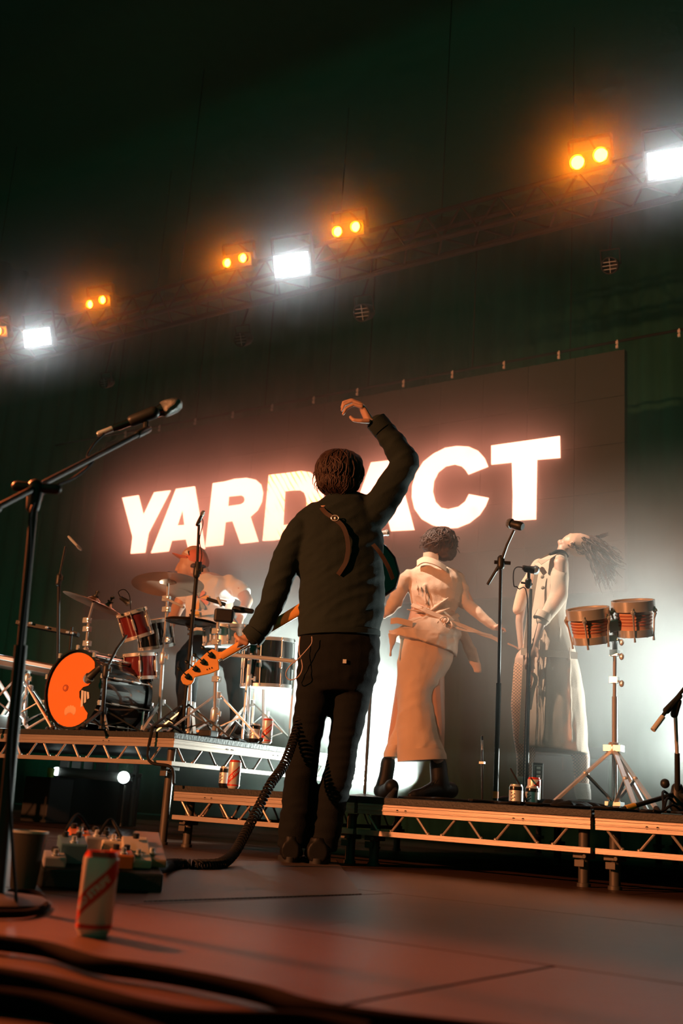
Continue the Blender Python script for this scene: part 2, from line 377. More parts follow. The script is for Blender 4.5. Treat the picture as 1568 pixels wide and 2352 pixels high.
led_panel(669,608,.38,.22,'white strobe panel hanging above the middle of the stage')
led_panel(1542,374,.38,.22,'big white strobe panel cut by the right edge of the photo')
def blinder(pts,r,lab):
    a=PY(*pts[0],TY); b=PY(*pts[1],TY); c=(a+b)/2
    t=thing('twin_blinder',lab,'stage light',c,group='amber twin blinders on the truss')
    tg=V(c.x+2.0,-4,.6); x,d,z=frame_for(c,tg); R=Matrix((x,d,z)).transposed(); w=(b-a).length
    mk('housing',MB().box(c-d*.1,(w+.13,.12,.15),R),M['housing'],t,smooth=0,bevel=.01)
    mk('yoke',MB().bar(c-d*.1+x*(w/2+.08),c-d*.1+x*(w/2+.08)+z*.19,.02,.03).bar(c-d*.1-x*(w/2+.08),c-d*.1-x*(w/2+.08)+z*.19,.02,.03).bar(c-d*.1+x*(w/2+.08)+z*.19,c-d*.1-x*(w/2+.08)+z*.19,.03,.02),M['housing'],t,smooth=0); e_=c-d*.1+z*.19; mk('clamp',MB().tube([e_,V(e_.x,TY+.38,TZ+.4)],.014,8),M['housing'],t)
    for p in (a,b):
        mk('rim',MB().lathe([(r*1.05,-.04),(r*1.28,-.02),(r*1.28,.03),(r*1.12,.03),(r*1.05,-.02)],p,d,20,closed=True),M['housing'],t)
        mk('lamp',MB().lathe([(r*.4,.012),(r*.8,.006),(r,0),(r,-.03)],p,d,20),M['amber'],t)
blinder([(208,699),(237,689)],.042,'amber twin blinder, second lamp pair from the left')
blinder([(523,604),(559,593)],.042,'amber twin blinder just left of the middle strobe panel')
blinder([(776,532),(817,521)],.046,'amber twin blinder right of the middle strobe panel')
blinder([(1326,373),(1379,356)],.056,'largest amber twin blinder, near the right edge')
blinder([(-32,770),(-1,760)],.042,'amber lamp pair cut off by the left edge of the photo')
def par(px,py,r,lab,yy=TY+.6):
    c=PY(px,py,yy); t=thing('par_lamp',lab,'stage light',c,group='unlit lamps below the truss')
    d=(V(c.x+1.5,0,.5)-c).normalized()
    mk('can',MB().lathe([(r*.7,-r*2.6),(r*.95,-r*2),(r*1.1,0),(r*1.1,.02),(r*.98,.02),(r*.9,-.02),(r*.6,-r*1.6)],c,d,20),M['housing'],t)
    x,d_,z=frame_for(c,c+d)
    mk('grille',MB().tube([c-x*r,c+x*r],.004,5).tube([c-z*r,c+z*r],.004,5).tube([c-x*r*.85+z*r*.45,c+x*r*.85+z*r*.45],.004,5).tube([c-x*r*.85-z*r*.45,c+x*r*.85-z*r*.45],.004,5),M['chrome'],t)
    mk('yoke',MB().tube([c+x*r*1.2-d*r,c+x*r*1.2+z*r*2-d*r,c-x*r*1.2+z*r*2-d*r,c-x*r*1.2-d*r],.008,6).tube([c+z*r*2-d*r,V(c.x,c.y-d.y*r,q.z)],.012,6),M['housing'],t)
par(553,780,.075,'unlit round lamp hanging left of the middle under the truss')
par(831,718,.085,'unlit round lamp hanging in the middle under the truss')
par(240,880,.06,'unlit round lamp hanging at the left, lowest of the row')
par(1400,610,.07,'unlit round lamp hanging near the right edge under the truss')
# ---------------------------------------------------------------- stage decks
DZ=.288; RZ=.575; PLY=.033
def side(t,a,b,z1,nbr,holes,legs=(0,1)):
    """one lattice side of a deck from a to b (ground points), rail top at z1"""
    a=Vector(a);b=Vector(b);d=(b-a);L=d.length;d.normalize();nrm=V(d.y,-d.x,0);u=V(0,0,1)
    c0=a+u*(z1-.022);c1=b+u*(z1-.022)
    rt=MB().bar(c0,c1,.03,.05)
    rt.bar(c0+nrm*.0165-u*.004,c1+nrm*.0165-u*.004,.003,.006).bar(c0+nrm*.0165+u*.018,c1+nrm*.0165+u*.018,.003,.01)
    mk('top_rail',rt,M['alu'],t,smooth=0,bevel=.0015)
    mk('bottom_rail',MB().bar(a+u*(z1-.134),b+u*(z1-.134),.028,.025),M['alu'],t,smooth=0,bevel=.0015)
    per=(L-.09)/nbr; 
    for k in range(nbr):
        s0=.045+per*k+per*.02
        for (e,f) in ((0,.235),(.74,.5)):
            p=a+d*(s0+per*e)+u*(z1-.047); q_=a+d*(s0+per*f)+u*(z1-.124)
            mk('brace',MB().tube([p,q_],.0065,8).ell(q_+u*.004,.011,.011,.009,n=8,m=5),M['alu'],t)
    hb=MB()
    for h in holes:
        for g in (-.023,.023):
            c=a+d*(h+g)+u*(z1-.024); hb.lathe([(.0065,.0),(.0065,.0012)],c+nrm*.0158,nrm,12)
    if holes: mk('bolt_hole',hb,M['rubber'],t)
def deck(x0,y0,x1,y1,z1,lab,sides,group,legs):
    t=thing('stage_deck',lab,'stage deck',((x0+x1)/2,(y0+y1)/2,0),group=group)
    mk('deck_board',MB().box(((x0+x1)/2,(y0+y1)/2,z1+PLY/2+.003),(x1-x0-.004,y1-y0-.004,PLY)),M['ply'],t,smooth=0,bevel=.003)
    g=.018
    if 'f' in sides: side(t,(x0+g-.012,y0+g,0),(x1-g+.012,y0+g,0),z1,round((x1-x0)/.28),[.25,.86] if x1-x0<2 else [.5,1.05,1.9])
    if 'r' in sides: side(t,(x1-g,y0+g-.012,0),(x1-g,y1-g+.012,0),z1,round((y1-y0)/.28),[.5,.95] if y1-y0<2 else [.5,1.3,1.9])
    if 'l' in sides: side(t,(x0+g,y1-g,0),(x0+g,y0+g,0),z1,round((y1-y0)/.28),[])
    b=MB()
    for (x,y) in legs:
        lg=mk('leg',MB().lathe([(.03,0),(.03,.015),(.024,.016),(.024,z1-.05)],(x,y,0),(0,0,1),16),M['legsteel'],t)
        mk('leg_clamp',MB().box((x,y,z1-.155),(.075,.075,.03)).tube([(x+.03,y-.045,z1-.16),(x+.03,y-.075,z1-.16)],.01,8).box((x,y-.05,z1-.19),(.045,.012,.03)),M['legsteel'],lg,smooth=30,bevel=.002)
    return t
deck(-6.77,4.7,-4.33,5.92,RZ,'front deck of the drum riser, lit orange along its lattice edge','fr','drum riser decks',[(-4.4,4.77),(-6.7,4.77)])
deck(-9.21,4.7,-6.77,5.92,RZ,'left front deck of the drum riser, mostly outside the photo','f','drum riser decks',[(-6.84,4.77)])
deck(-6.77,5.92,-4.33,7.14,RZ,'rear deck of the drum riser under the drummer, side lit white','r','drum riser decks',[(-4.4,7.0),(-4.4,5.99)])
deck(-9.21,5.92,-6.77,7.14,RZ,'rear left deck of the drum riser behind the far left stands','','drum riser decks',[(-6.84,7.0)])
xs=[-4.30,-3.085,-1.865,-.645,.575]
labs=['low stage deck with two drink cans, left of the guitarist','low stage deck between the guitarist and the percussion stand','low stage deck at the right edge under the black tripod','low stage deck beyond the right edge of the photo']
for i in range(4):
    x0,x1=xs[i],xs[i+1]
    deck(x0+.004,4.7,x1-.004,7.14,DZ,labs[i],'f' if i else 'fl','low front decks',[(x0+.07,4.78),(x1-.07,4.78),(x0+.07,7.0)])
    deck(x0+.004,7.14,x1-.004,9.58,DZ,'rear '+labs[i].replace('with two drink cans, ','').replace('low','low black')+', behind it','','low rear decks',[(x0+.07,9.4),(x1-.07,9.4)])
# ---------------------------------------------------------------- figures: helpers
class Fig:
    """upright plane through a figure's base; places joints by where they are seen, o = metres behind the plane"""
    def __init__(s,base):
        s.b=Vector(base); s.n=Vector((FW.x,FW.y,0)).normalized(); s.h=Vector((s.n.y,-s.n.x,0)); s.z=Vector((0,0,1))
    def P(s,x,y,o=0.0):
        d=ray(x,y); t=((s.b-CAM).dot(s.n)+o)/d.dot(s.n); return CAM+d*t
    def k(s,p): return depth(p)/CF
    def chain(s,mb,pts,n=14):
        """pts: (x,y,o,radius_px)"""
        Q=[(s.P(x,y,o),) for x,y,o,r in pts]
        for i in range(len(pts)-1):
            a,b=Q[i][0],Q[i+1][0]; mb.cap(a,pts[i][3]*s.k(a),b,pts[i+1][3]*s.k(b),n)
        return mb
    def sec(s,xl,xr,y,th,o=0.0,yr=None,e=1.0):
        a=s.P(xl,y,o);b=s.P(xr,y if yr is None else yr,o); return ((a+b)/2,(b-a)/2,s.n*th,e)
    def sph(s,mb,x,y,o,rx,ry,rd,ang=0):
        c=s.P(x,y,o);k=s.k(c)
        R=Matrix((s.h,s.n,s.z)).transposed()@Matrix.Rotation(ang,3,'Y')
        return mb.ell(c,rx*k,rd*k,ry*k,R)
def remesh(mb,vox,it=4,fac=.5):
    me=bpy.data.meshes.new('t'); me.from_pydata(mb.v,[],mb.f); fixn(me)
    o=bpy.data.objects.new('t',me); COL.objects.link(o)
    r=o.modifiers.new('r','REMESH'); r.mode='VOXEL'; r.voxel_size=vox; r.adaptivity=0
    if it: sm=o.modifiers.new('s','SMOOTH'); sm.iterations=it; sm.factor=fac
    dg=bpy.context.evaluated_depsgraph_get(); dg.update(); m2=bpy.data.meshes.new_from_object(o.evaluated_get(dg))
    bpy.data.objects.remove(o); bpy.data.meshes.remove(me); return m2
def blob(name,mb,m,parent,vox=.008,it=4,disp=None,label=None,fac=.5):
    me=remesh(mb,vox,it,fac)
    if disp:
        n=len(me.vertices); co=np.empty(n*3,'f'); no=np.empty(n*3,'f'); me.vertices.foreach_get('co',co); me.vertices.foreach_get('normal',no)
        co=co.reshape(-1,3); no=no.reshape(-1,3); co+=no*disp(co)[:,None]; me.vertices.foreach_set('co',co.ravel())
    off=rootloc(parent); me.transform(Matrix.Translation(-off)); me.update()
    me.polygons.foreach_set('use_smooth',[True]*len(me.polygons))
    me.materials.append(m); o=bpy.data.objects.new(name,me); link(o,parent)
    if label: o['label']=label
    return o
def folds(amp,f=(9,9,30),seed=0,ridge=True,rot=None,amp2=.0):
    fv=Vector(f)
    def fn(co):
        out=np.empty(len(co))
        for i,c in enumerate(co):
            p=Vector(c)
            if rot: p=rot@p
            q=Vector((p.x*fv.x+seed,p.y*fv.y,p.z*fv.z))
            v=noise.noise(q); 
            if ridge: v=(.5-abs(v))*1.6-.5
            out[i]=amp*v+(amp2*noise.noise(q*3.1) if amp2 else 0)
        return out
    return fn
def locks(mb,c,ax,n,seed,th0,th1,r=.0045,lift=1.03,wav=.25,cond=None,up=None,flow=0.0,seg=9):
    """tapered locks of hair over an ellipsoid; ax = three half axis vectors (right, away, up)"""
    rnd=random.Random(seed); X,Y_,Z_=[Vector(a) for a in ax]; c=Vector(c)
    for i in range(n):
        ph=rnd.uniform(0,2*PI); a0=rnd.uniform(th0[0],th0[1]); a1=rnd.uniform(th1[0],th1[1]); w_=rnd.uniform(-wav,wav); fr=rnd.uniform(.6,1.6); l=lift*rnd.uniform(.97,1.06)
        pts=[];
        for k in range(seg):
            t=k/(seg-1); th=a0+(a1-a0)*t; p_=ph+w_*math.sin(fr*PI*t)+flow*t
            d=X*math.sin(th)*math.cos(p_)+Y_*math.sin(th)*math.sin(p_)+Z_*math.cos(th)
            pts.append(c+d*l*(1+.04*t*math.sin(5*t+i)))
        if cond and not cond(pts[-1],ph): continue
        mb.tube(pts,[max(r*(1-abs(2*k/(seg-1)-.8)**2.2*.8),.0006) for k in range(seg)],5)
    return mb
def cloth(name,col,rough=.85,b=.35,sc_=300,var=.12,sheen=.15):
    m=mat(name,col,rough,0,var,9,bump=b,bscale=sc_,sheen=sheen,spec=.25); return m
M['skin']=mat('skin',(.56,.33,.23),.5,0,.08,12)
M['jacket']=cloth('black_wool',(.016,.026,.023),.85,.3,300,.12,.03); M['trouser']=cloth('black_denim',(.007,.009,.009),.9,.3,300,.12,0)
M['hair']=mat('dark_brown_hair',(.05,.024,.016),.6,0,.4,30)
M['leather']=mat('black_leather',(.008,.008,.007),.55,0,.2,30,spec=.25)
M['tan']=cloth('tan_cotton',(.62,.47,.36),.85,.25,260); M['tan2']=cloth('tan_coat_cotton',(.62,.45,.33),.85,.25,260)
M['sock']=cloth('white_sock',(.72,.66,.62),.9,.4,200)
M['tee']=cloth('white_tee',(.74,.7,.66),.85,.25,200)
# ---------------------------------------------------------------- the guitarist
base=PZ(712,1984,0); F=Fig(base)
g=thing('person','man in black jacket and trousers seen from behind, right fist raised, bass on strap','person',base)
b=MB()
def legs(mb,L,grow=0,o=0.0,asp=.95):
    S=[]
    for (xl,xr,y,oo) in L:
        c=F.P((xl+xr)/2,y,oo); k=F.k(c); hw=(xr-xl)/2*k+grow
        S.append((c,F.h*hw,F.n*(hw*asp)))
    mb.loft(S,20)
LL=[(684,765,1490,0),(680,766,1560,0),(679,760,1613,0),(669,747,1662,0),(668,736,1711,0),(656,730,1765,0),(648,723,1830,0),(640,716,1893,0),(636,704,1948,0)]
RL=[(765,872,1490,0.02),(762,862,1560,.02),(761,845,1625,.02),(757,834,1674,.02),(753,821,1716,.02),(746,816,1765,.02),(730,805,1815,.02),(722,793,1862,.02),(714,783,1912,.02),(704,772,1955,.02)]
def shrink(L,f): return [((a+c)/2-(c-a)/2*f,(a+c)/2+(c-a)/2*f,y,o) for a,c,y,o in L]
legs(b,shrink(LL,.72)); legs(b,shrink(RL,.72))
b.loft([F.sec(712,790,1170,.09),F.sec(708,862,1205,.1),F.sec(700,872,1260,.11),F.sec(697,868,1330,.105),F.sec(700,862,1400,.1),F.sec(695,866,1460,.12),F.sec(692,866,1540,.12)],20)
F.chain(b,[(694,1224,0.01,19),(648,1330,-.015,16),(585,1452,-.03,14),(566,1470,-.03,13)])
F.chain(b,[(845,1192,0,23),(925,1060,-.02,20),(872,985,-.04,13),(852,972,-.05,12)])
F.chain(b,[(782,1165,0,26),(780,1110,.0,25)])
F.sph(b,779,1086,.0,41,50,50)
# face (turned away from the lens): brow, nose, lips, chin, ears
F.sph(b,778,1092,.085,22,34,20); F.chain(b,[(778,1078,.115,4),(778,1094,.135,6)]); F.chain(b,[(768,1108,.112,4),(788,1108,.112,4)]); F.sph(b,778,1120,.095,11,9,10)
for sx in (-1,1): F.sph(b,779+sx*42,1094,.01,5,11,8); F.sph(b,778+sx*13,1080,.105,6,4,4)
# raised hand: palm plus four unequal curled fingers and a thumb
b.loft([(F.P(850,970,-.05),F.h*.022+F.z*.012,F.n*.024),(F.P(842,955,-.05),F.h*.022+F.z*.006,F.n*.034),(F.P(834,940,-.05),F.h*.02+F.z*.004,F.n*.041),(F.P(829,932,-.05),F.h*.014+F.z*.008,F.n*.04)],16)
FR=4.6
for j,(oo,pts) in enumerate([(-.088,[(830,934),(812,929),(795,938),(788,951)]),(-.064,[(829,930),(809,921),(790,930),(785,942)]),(-.04,[(829,928),(807,919),(789,924),(785,936)]),(-.018,[(831,930),(812,925),(797,930),(792,941)])]):
    F.chain(b,[(x,y,oo,FR+.6-.5*i-(.5 if j in(3,) else 0)) for i,(x,y) in enumerate(pts)],10)
F.chain(b,[(846,967,-.09,6.5),(829,967,-.1,5.6),(812,965,-.098,4.8),(805,958,-.09,4.2)],10)
# left hand round the neck of the bass
b.loft([(F.P(576,1467,-.03),F.z*.03+F.h*.012,F.n*.022),(F.P(562,1470,-.035),F.z*.036+F.h*.016,F.n*.026),(F.P(549,1474,-.035),F.z*.034+F.h*.012,F.n*.027)],14)
for i,(x,y) in enumerate([(548,1466),(556,1464),(564,1462),(572,1461)]):
    F.chain(b,[(x,y,.0,4.8),(x-5,y+5,.028,4.6),(x-5,y+19,.034,4.4),(x-1,y+30-i*2,.02,4.0)],10)
F.chain(b,[(566,1478,-.055,6.5),(550,1470,-.062,5.6),(541,1461,-.05,4.9),(541,1456,-.035,4.2)],10)
blob('body',b,M['skin'],g,.0048,3)
# trousers
b=MB(); legs(b,LL,.0); legs(b,RL,.0)
b.loft([F.sec(690,868,1440,.115),F.sec(686,873,1475,.125),F.sec(682,873,1520,.13),F.sec(681,866,1560,.125),F.sec(690,850,1590,.1)],24)
blob('trousers',b,M['trouser'],g,.009,3,folds(.007,(7,7,22),3))
mk('pocket_tag',MB().box(F.P(791,1519,-.135),(.017,.004,.019),Matrix((F.h,F.n,F.z)).transposed()),M['white'],g,smooth=0,label='small white tag on the back pocket')
# jacket
b=MB()
b.loft([F.sec(742,836,1148,.075,.0),F.sec(700,858,1168,.10),F.sec(682,872,1195,.118),F.sec(683,881,1235,.13),F.sec(685,880,1290,.135),F.sec(686,884,1340,.13),F.sec(685,884,1395,.128),F.sec(684,876,1440,.135),F.sec(684,873,1460,.137)],26)
F.chain(b,[(690,1218,0,34),(660,1275,0,32),(645,1325,-.01,33),(624,1386,-.02,29),(600,1436,-.03,28),(581,1460,-.03,23)],18)
F.chain(b,[(838,1205,0,36),(868,1168,0,38),(905,1110,-.01,35),(931,1062,-.02,33)],18)
F.chain(b,[(931,1062,-.02,33),(905,1020,-.03,29),(872,975,-.04,24)],18)
F.chain(b,[(746,1158,0,14),(770,1142,-.03,15),(800,1138,-.03,15),(830,1146,0,14)])
F.chain(b,[(724,1175,0,22),(700,1200,0,28)])
jr=Matrix.Rotation(.5,3,'Y')@Matrix.Rotation(-.4,3,'Z')
jk=blob('jacket',b,M['jacket'],g,.0085,3,folds(.0085,(5,5,17),11,rot=jr,amp2=.002))
mk('jacket_hem',MB().loft([F.sec(683.5,873.5,1449,.139),F.sec(683.5,873.5,1462,.139)],30),M['jacket'],g,smooth=60,bevel=.003)
# cuffs
for (a,c,r) in (((590,1450,-.03),(577,1466,-.03),27),((882,990,-.04),(863,967,-.04),25)):
    A=F.P(*a);B=F.P(*c);k=F.k(A)
    d=(B-A).normalized(); mk('cuff',MB().lathe([(r*k*.9,0),(r*k*1.02,.004),(r*k*1.02,(B-A).length),(r*k*.96,(B-A).length+.003),(r*k*.5,(B-A).length-.006)],A,d,24),M['jacket'],g)
# hair
b=MB(); F.sph(b,778,1083,-.005,51,48,50); F.sph(b,776,1112,-.025,44,30,40); F.sph(b,772,1062,.0,42,30,44); F.sph(b,800,1066,-.0,34,30,42)
hb=blob('hair',b,M['hair'],g,.006,2,folds(.006,(28,28,14),5))
c=F.P(779,1084,-.005);k=F.k(c); lb=MB(); locks(lb,c,(F.h*51*k,F.n*50*k,F.z*49*k),420,3,(.02,1.2),(1.9,2.75),.0042,1.04,.6); c2_=F.P(776,1108,-.03); locks(lb,c2_,(F.h*45*k,F.n*36*k,F.z*34*k),220,17,(.6,1.3),(2.0,2.8),.004,1.03,.5)
for i,(x,y,x2,y2) in enumerate([(724,1085,718,1112),(728,1100,722,1122),(730,1108,727,1126),(735,1114,729,1130),(726,1078,719,1096)]):
    lb.tube([F.P(x,y,0),F.P((x+x2)/2-3,(y+y2)/2,0),F.P(x2,y2,0),F.P(x2+4,y2+4,0)],[.003,.0025,.0015,.0007],5)
mk('hair_locks',lb,M['hair'],g,smooth=80,stuff=True)
# shoes
def shoe(x0,x1,y0,y1,o):
    A=F.P((x0+x1)/2,y1,o); A.z=0; k=F.k(A); w_=(x1-x0)/2*k
    f=F.n*1; s_=MB()
    s_.loft([(A+f*-.055+F.z*.055,F.h*w_*.7,F.z*.05),(A+f*-.03+F.z*.06,F.h*w_*.85,F.z*.058),(A+f*.06+F.z*.055,F.h*w_*.9,F.z*.045),(A+f*.15+F.z*.04,F.h*w_*1.0,F.z*.035),(A+f*.2+F.z*.03,F.h*w_*.7,F.z*.02)],16)
    s_.loft([(A+F.z*.04,F.h*w_*.72,F.n*.055),(A+F.z*.12,F.h*w_*.7,F.n*.055)],16)
    up=blob('shoe',s_,M['leather'],g,.006,3)
    n=18;pl=[]
    for i in range(n):
        t=2*PI*i/n; wv=w_*1.02*(1 if math.sin(t)>0 else .82); pl.append(A+F.h*wv*math.cos(t)+f*(.07+.135*math.sin(t)))
    mk('sole',MB().prism(pl,(0,0,.028)),M['rubber'],up,smooth=50,bevel=.003)
shoe(636,694,1936,1988,-.02); shoe(694,760,1930,1990,0.0)
# earphone lead and strap
def seen(pts,o): return [F.P(x,y,o if not isinstance(o,list) else o[i]) for i,(x,y) in enumerate(pts)]
def spline(P,n=8):
    P=[Vector(p) for p in P]; out=[]
    for i in range(len(P)-1):
        p0,p1,p2,p3=P[max(i-1,0)],P[i],P[i+1],P[min(i+2,len(P)-1)]
        for k in range(n):
            t=k/n; out.append(.5*((2*p1)+(p2-p0)*t+(2*p0-5*p1+4*p2-p3)*t*t+(3*p1-p0-3*p2+p3)*t**3))
    return out+[P[-1]]
M['lead']=mat('pale_lead',(.6,.45,.4),.4)
mk('pack_lead',MB().tube(spline(seen([(716,1462),(715,1478),(702,1495),(685,1513),(668,1527),(658,1541),(657,1553),(664,1561),(676,1560),(688,1550),(694,1534),(692,1516),(687,1500),(687,1480),(689,1462)],[-.14]*5+[-.13,-.12,-.12,-.125]+[-.132]*6)),.0026,6),M['lead'],g,label='thin pale lead looping out below the jacket')
# guitar strap (its own thing with the bass)
bs=thing('bass_guitar','orange-lit maple neck bass held low on a brown leather strap','guitar',F.P(640,1430,.05))
M['strap']=mat('brown_strap_leather',(.09,.055,.04),.3,0,.3,20,coat=.4)
M['maple']=mat('varnished_maple',(.85,.4,.1),.25,0,.18,4,stretch=(1,1,6),coat=.5); M['rose']=mat('dark_fretboard',(.06,.03,.02),.5)
M['plum']=mat('dark_lacquered_body',(.025,.02,.02),.12,coat=1)
sp=spline(seen([(738,1166),(748,1178),(768,1192),(786,1208),(796,1232),(799,1262),(794,1290),(786,1305),(776,1320)],[-.10,-.125,-.142,-.15,-.153,-.153,-.15,-.148,-.14]),5)
wv=[]
for i in range(len(sp)):
    t=(sp[min(i+1,len(sp)-1)]-sp[max(i-1,0)]).normalized(); wv.append(t.cross(F.n).normalized()*(.011))
mk('strap',MB().strap(sp,wv,.0035),M['strap'],bs,smooth=40,label='brown leather strap across the back')
q0=F.P(769,1190,-.149); mk('strap_buckle',MB().tube([q0+F.h*.018*math.cos(t)+F.z*.014*math.sin(t) for t in [2*PI*i/16 for i in range(17)]],.0034,6).ell(q0,.008,.005,.008),M['chrome'],bs,label='round metal buckle on the strap')
sp=spline(seen([(856,1250),(868,1264),(880,1282),(893,1306),(902,1330)],[-.12,-.115,-.1,-.08,-.05]),5)
mk('strap',MB().strap(sp,[F.h*.008+F.z*.006]*len(sp),.0035),M['strap'],bs,smooth=40)
# neck
n0=F.P(507,1509,.0); n1=F.P(700,1393,.0); nd=(n1-n0).normalized(); nu=nd.cross(F.n).normalized(); nu=-nu if nu.z<0 else nu
full=(n1-n0).length
S=[];
for t in (0,.1,.4,.8,1): 
    w_=.0195+.009*t; S.append((n0+(n1-n0)*t,nu*w_,F.n*.013,.8))
mk('neck',MB().loft(S,18),M['maple'],bs)
mk('fretboard',MB().loft([(n0+F.n*.012,nu*.0195,F.n*.006,.4),(n1+F.n*.012,nu*.0285,F.n*.006,.4)],12),M['rose'],bs,smooth=0)
def pr(lst,o,sc_=.1977,ox=390,oy=1340): return [F.P(ox+x*sc_,oy+y*sc_,o) for x,y in lst]
hs=mk('headstock',MB().prism(pr([(600,790),(560,795),(525,770),(490,762),(430,800),(330,890),(240,980),(160,1040),(130,1085),(128,1120),(150,1165),(200,1185),(250,1172),(275,1140),(290,1090),(330,1078),(460,1050),(575,1003),(562,890),(600,868)],-.008),F.n*.016),M['maple'],bs,smooth=30,bevel=.003)
for i,((x,y),(kx,ky)) in enumerate([((478,835),(385,750)),((388,915),(290,833)),((298,995),(195,915)),((208,1085),(110,995))]):
    c=F.P(390+x*.1977,1340+y*.1977,-.012); kp=F.P(390+kx*.1977,1340+ky*.1977,-.008); dd=(kp-c).normalized(); pp=dd.cross(F.n).normalized()
    tn=mk('tuner',MB().prism([c+dd*.012-pp*.014,c+dd*.012+pp*.012,c-dd*.004+pp*.013,c-dd*.02+pp*.004,c-dd*.024-pp*.003,c-dd*.012-pp*.012],F.n*.004).lathe([(.009,0),(.009,.007),(.004,.008)],c,-F.n,14),M['gloss_black'],bs,smooth=30)
    mk('tuner_key',MB().tube([c+dd*.008-F.n*.004,kp-dd*.008],.0025,8).loft([(kp-dd*.01,pp*.003,F.n*.002),(kp-dd*.004,pp*.0085,F.n*.003),(kp+dd*.004,pp*.0095,F.n*.003),(kp+dd*.011,pp*.004,F.n*.002)],12),M['gloss_black'],tn)
for i in range(3):
    a=F.P(390+(430+i*28)*.1977,1340+(1000-i*10)*.1977,-.0092); mk('branding',MB().box(a,(.004,.0006,.007),Matrix((F.h,F.n,F.z)).transposed()).box(a+F.h*.003-F.z*.002,(.004,.0006,.002),Matrix((F.h,F.n,F.z)).transposed()),M['rubber'],hs,smooth=0)
for i in range(4): mk('string',MB().tube([F.P(390+(470-i*80)*.1977,1340+(850+i*80)*.1977,.018),n0+nu*(.012-.008*i)+F.n*.022,n1+nu*(.016-.011*i)+F.n*.03],.0008,4),M['chrome'],bs)
# body of the bass, in front of the player
bc=F.P(842,1318,.25); bd=(nd+F.n*.12).normalized(); bu=nu
pl=[]
for (u_,v_) in [(-.27,.03),(-.33,.10),(-.31,.15),(-.22,.145),(-.12,.125),(0,.14),(.08,.165),(.15,.15),(.19,.09),(.2,0),(.17,-.1),(.1,-.165),(.02,-.17),(-.06,-.13),(-.13,-.12),(-.19,-.145),(-.24,-.13),(-.24,-.07),(-.2,-.03)]:
    pl.append(bc+bd*u_*.9+bu*v_*.9-F.n*.02)
mk('bass_body',MB().prism(pl,F.n*.04),M['plum'],bs,smooth=50,bevel=.012)
mk('neck_heel',MB().bar(n1,bc-bd*.16,.055,.03,up=F.n),M['maple'],bs,smooth=0,bevel=.006)
# ---------------------------------------------------------------- singer seen from behind
DT=.324; RTOP=.611
def tr(ox,oy,s): return lambda pts: [(ox+p[0]*s,oy+p[1]*s)+tuple(p[2:]) for p in pts]
base=PD(965,1838,6.45); base.z=DT; F=Fig(base)
w1=thing('person','woman in belted tan jacket and wide tan trousers, back turned, mid-stride in black boots','person',base)
a4=tr(840,1190,.2168); a5=tr(840,1540,.1658)
def sgn(px): return px
# body
b=MB()
b.loft([F.sec(968,1004,1290,.05),F.sec(935,1058,1318,.085),F.sec(938,1056,1350,.1),F.sec(945,1044,1392,.09),F.sec(932,1048,1440,.11),F.sec(925,1046,1480,.12),F.sec(928,1020,1530,.12)],18)
F.chain(b,[(934,1328,0,13),(902,1383,-.02,10),(882,1412,-.03,7)])
F.chain(b,[(1052,1335,0,12),(1085,1395,.0,9),(1130,1438,-.03,7),(1141,1443,-.03,6)])
b.loft([(F.P(1136,1440,-.03),F.z*.016,F.n*.034),(F.P(1147,1444,-.03),F.z*.015,F.n*.04)],10)
for i in range(4): F.chain(b,[(1147,1443+i,-.055+i*.018,3.0),(1157-i,1444+i,-.055+i*.018,2.8),(1161-i*2,1450+i,-.055+i*.018,2.4)],8)
F.chain(b,[(1138,1440,-.06,3.4),(1146,1434,-.07,2.8),(1152,1436,-.06,2.4)],8)
F.chain(b,[(988,1290,0,15),(992,1272,.01,14)])
F.sph(b,1008,1250,.015,31,36,38); F.sph(b,1012,1262,.05,18,22,18); 
F.chain(b,[(1013,1250,.1,3.5),(1014,1258,.115,4)]); F.sph(b,980,1254,0,4,7,6); F.sph(b,1013,1272,.06,9,7,9)
F.chain(b,[(930,1580,.08,22),(905,1690,.14,14),(895,1745,.14,11.5),(891,1795,.14,11)])
F.chain(b,[(985,1560,-.02,36),(998,1660,-.03,24),(1006,1740,-.02,13.5),(1004,1795,0,13)])
blob('body',b,M['skin'],w1,.006,3)
# trousers: front (right) wide leg and the trailing leg
b=MB()
S=[(925,1046,1440,.11),(917,1046,1480,.12),(912,1038,1520,.125),(911,1018,1560,.13),(911,1000,1600,.13),(911,1002,1640,.125),(911,1010,1680,.12),(912,1017,1710,.12),(913,1022,1735,.12),(914,1024,1747,.12)]
b.loft([F.sec(x0,x1,y,t,-.02,yr=y-(5 if y>1700 else 0)) for x0,x1,y,t in S],26)
lb2=MB(); 
lb2.loft([F.sec(914,990,1540,.1,.06),F.sec(907,965,1640,.09,.12),F.sec(896,945,1685,.085,.14),F.sec(887,930,1710,.08,.14),F.sec(881,920,1735,.078,.14),F.sec(884,918,1741,.07,.14)],20)
b.v,b.f=b.v,b.f
n=len(b.v); b.add(lb2.v,lb2.f)
blob('trousers',b,M['tan'],w1,.0085,3,folds(.009,(6,6,9),21,rot=Matrix.Rotation(.7,3,'Y'),amp2=.003))
# trouser turn-ups
mk('turn_up',MB().loft([F.sec(911,1019,1721,.127,-.02),F.sec(912,1025,1737,.129,-.02,yr=1733),F.sec(912,1026,1750,.129,-.02,yr=1744)],30),M['tan'],w1,smooth=60)
mk('turn_up',MB().loft([F.sec(889,928,1712,.083,.14),F.sec(881,918,1728,.08,.14),F.sec(880,916,1739,.079,.14)],24),M['tan'],w1,smooth=60)
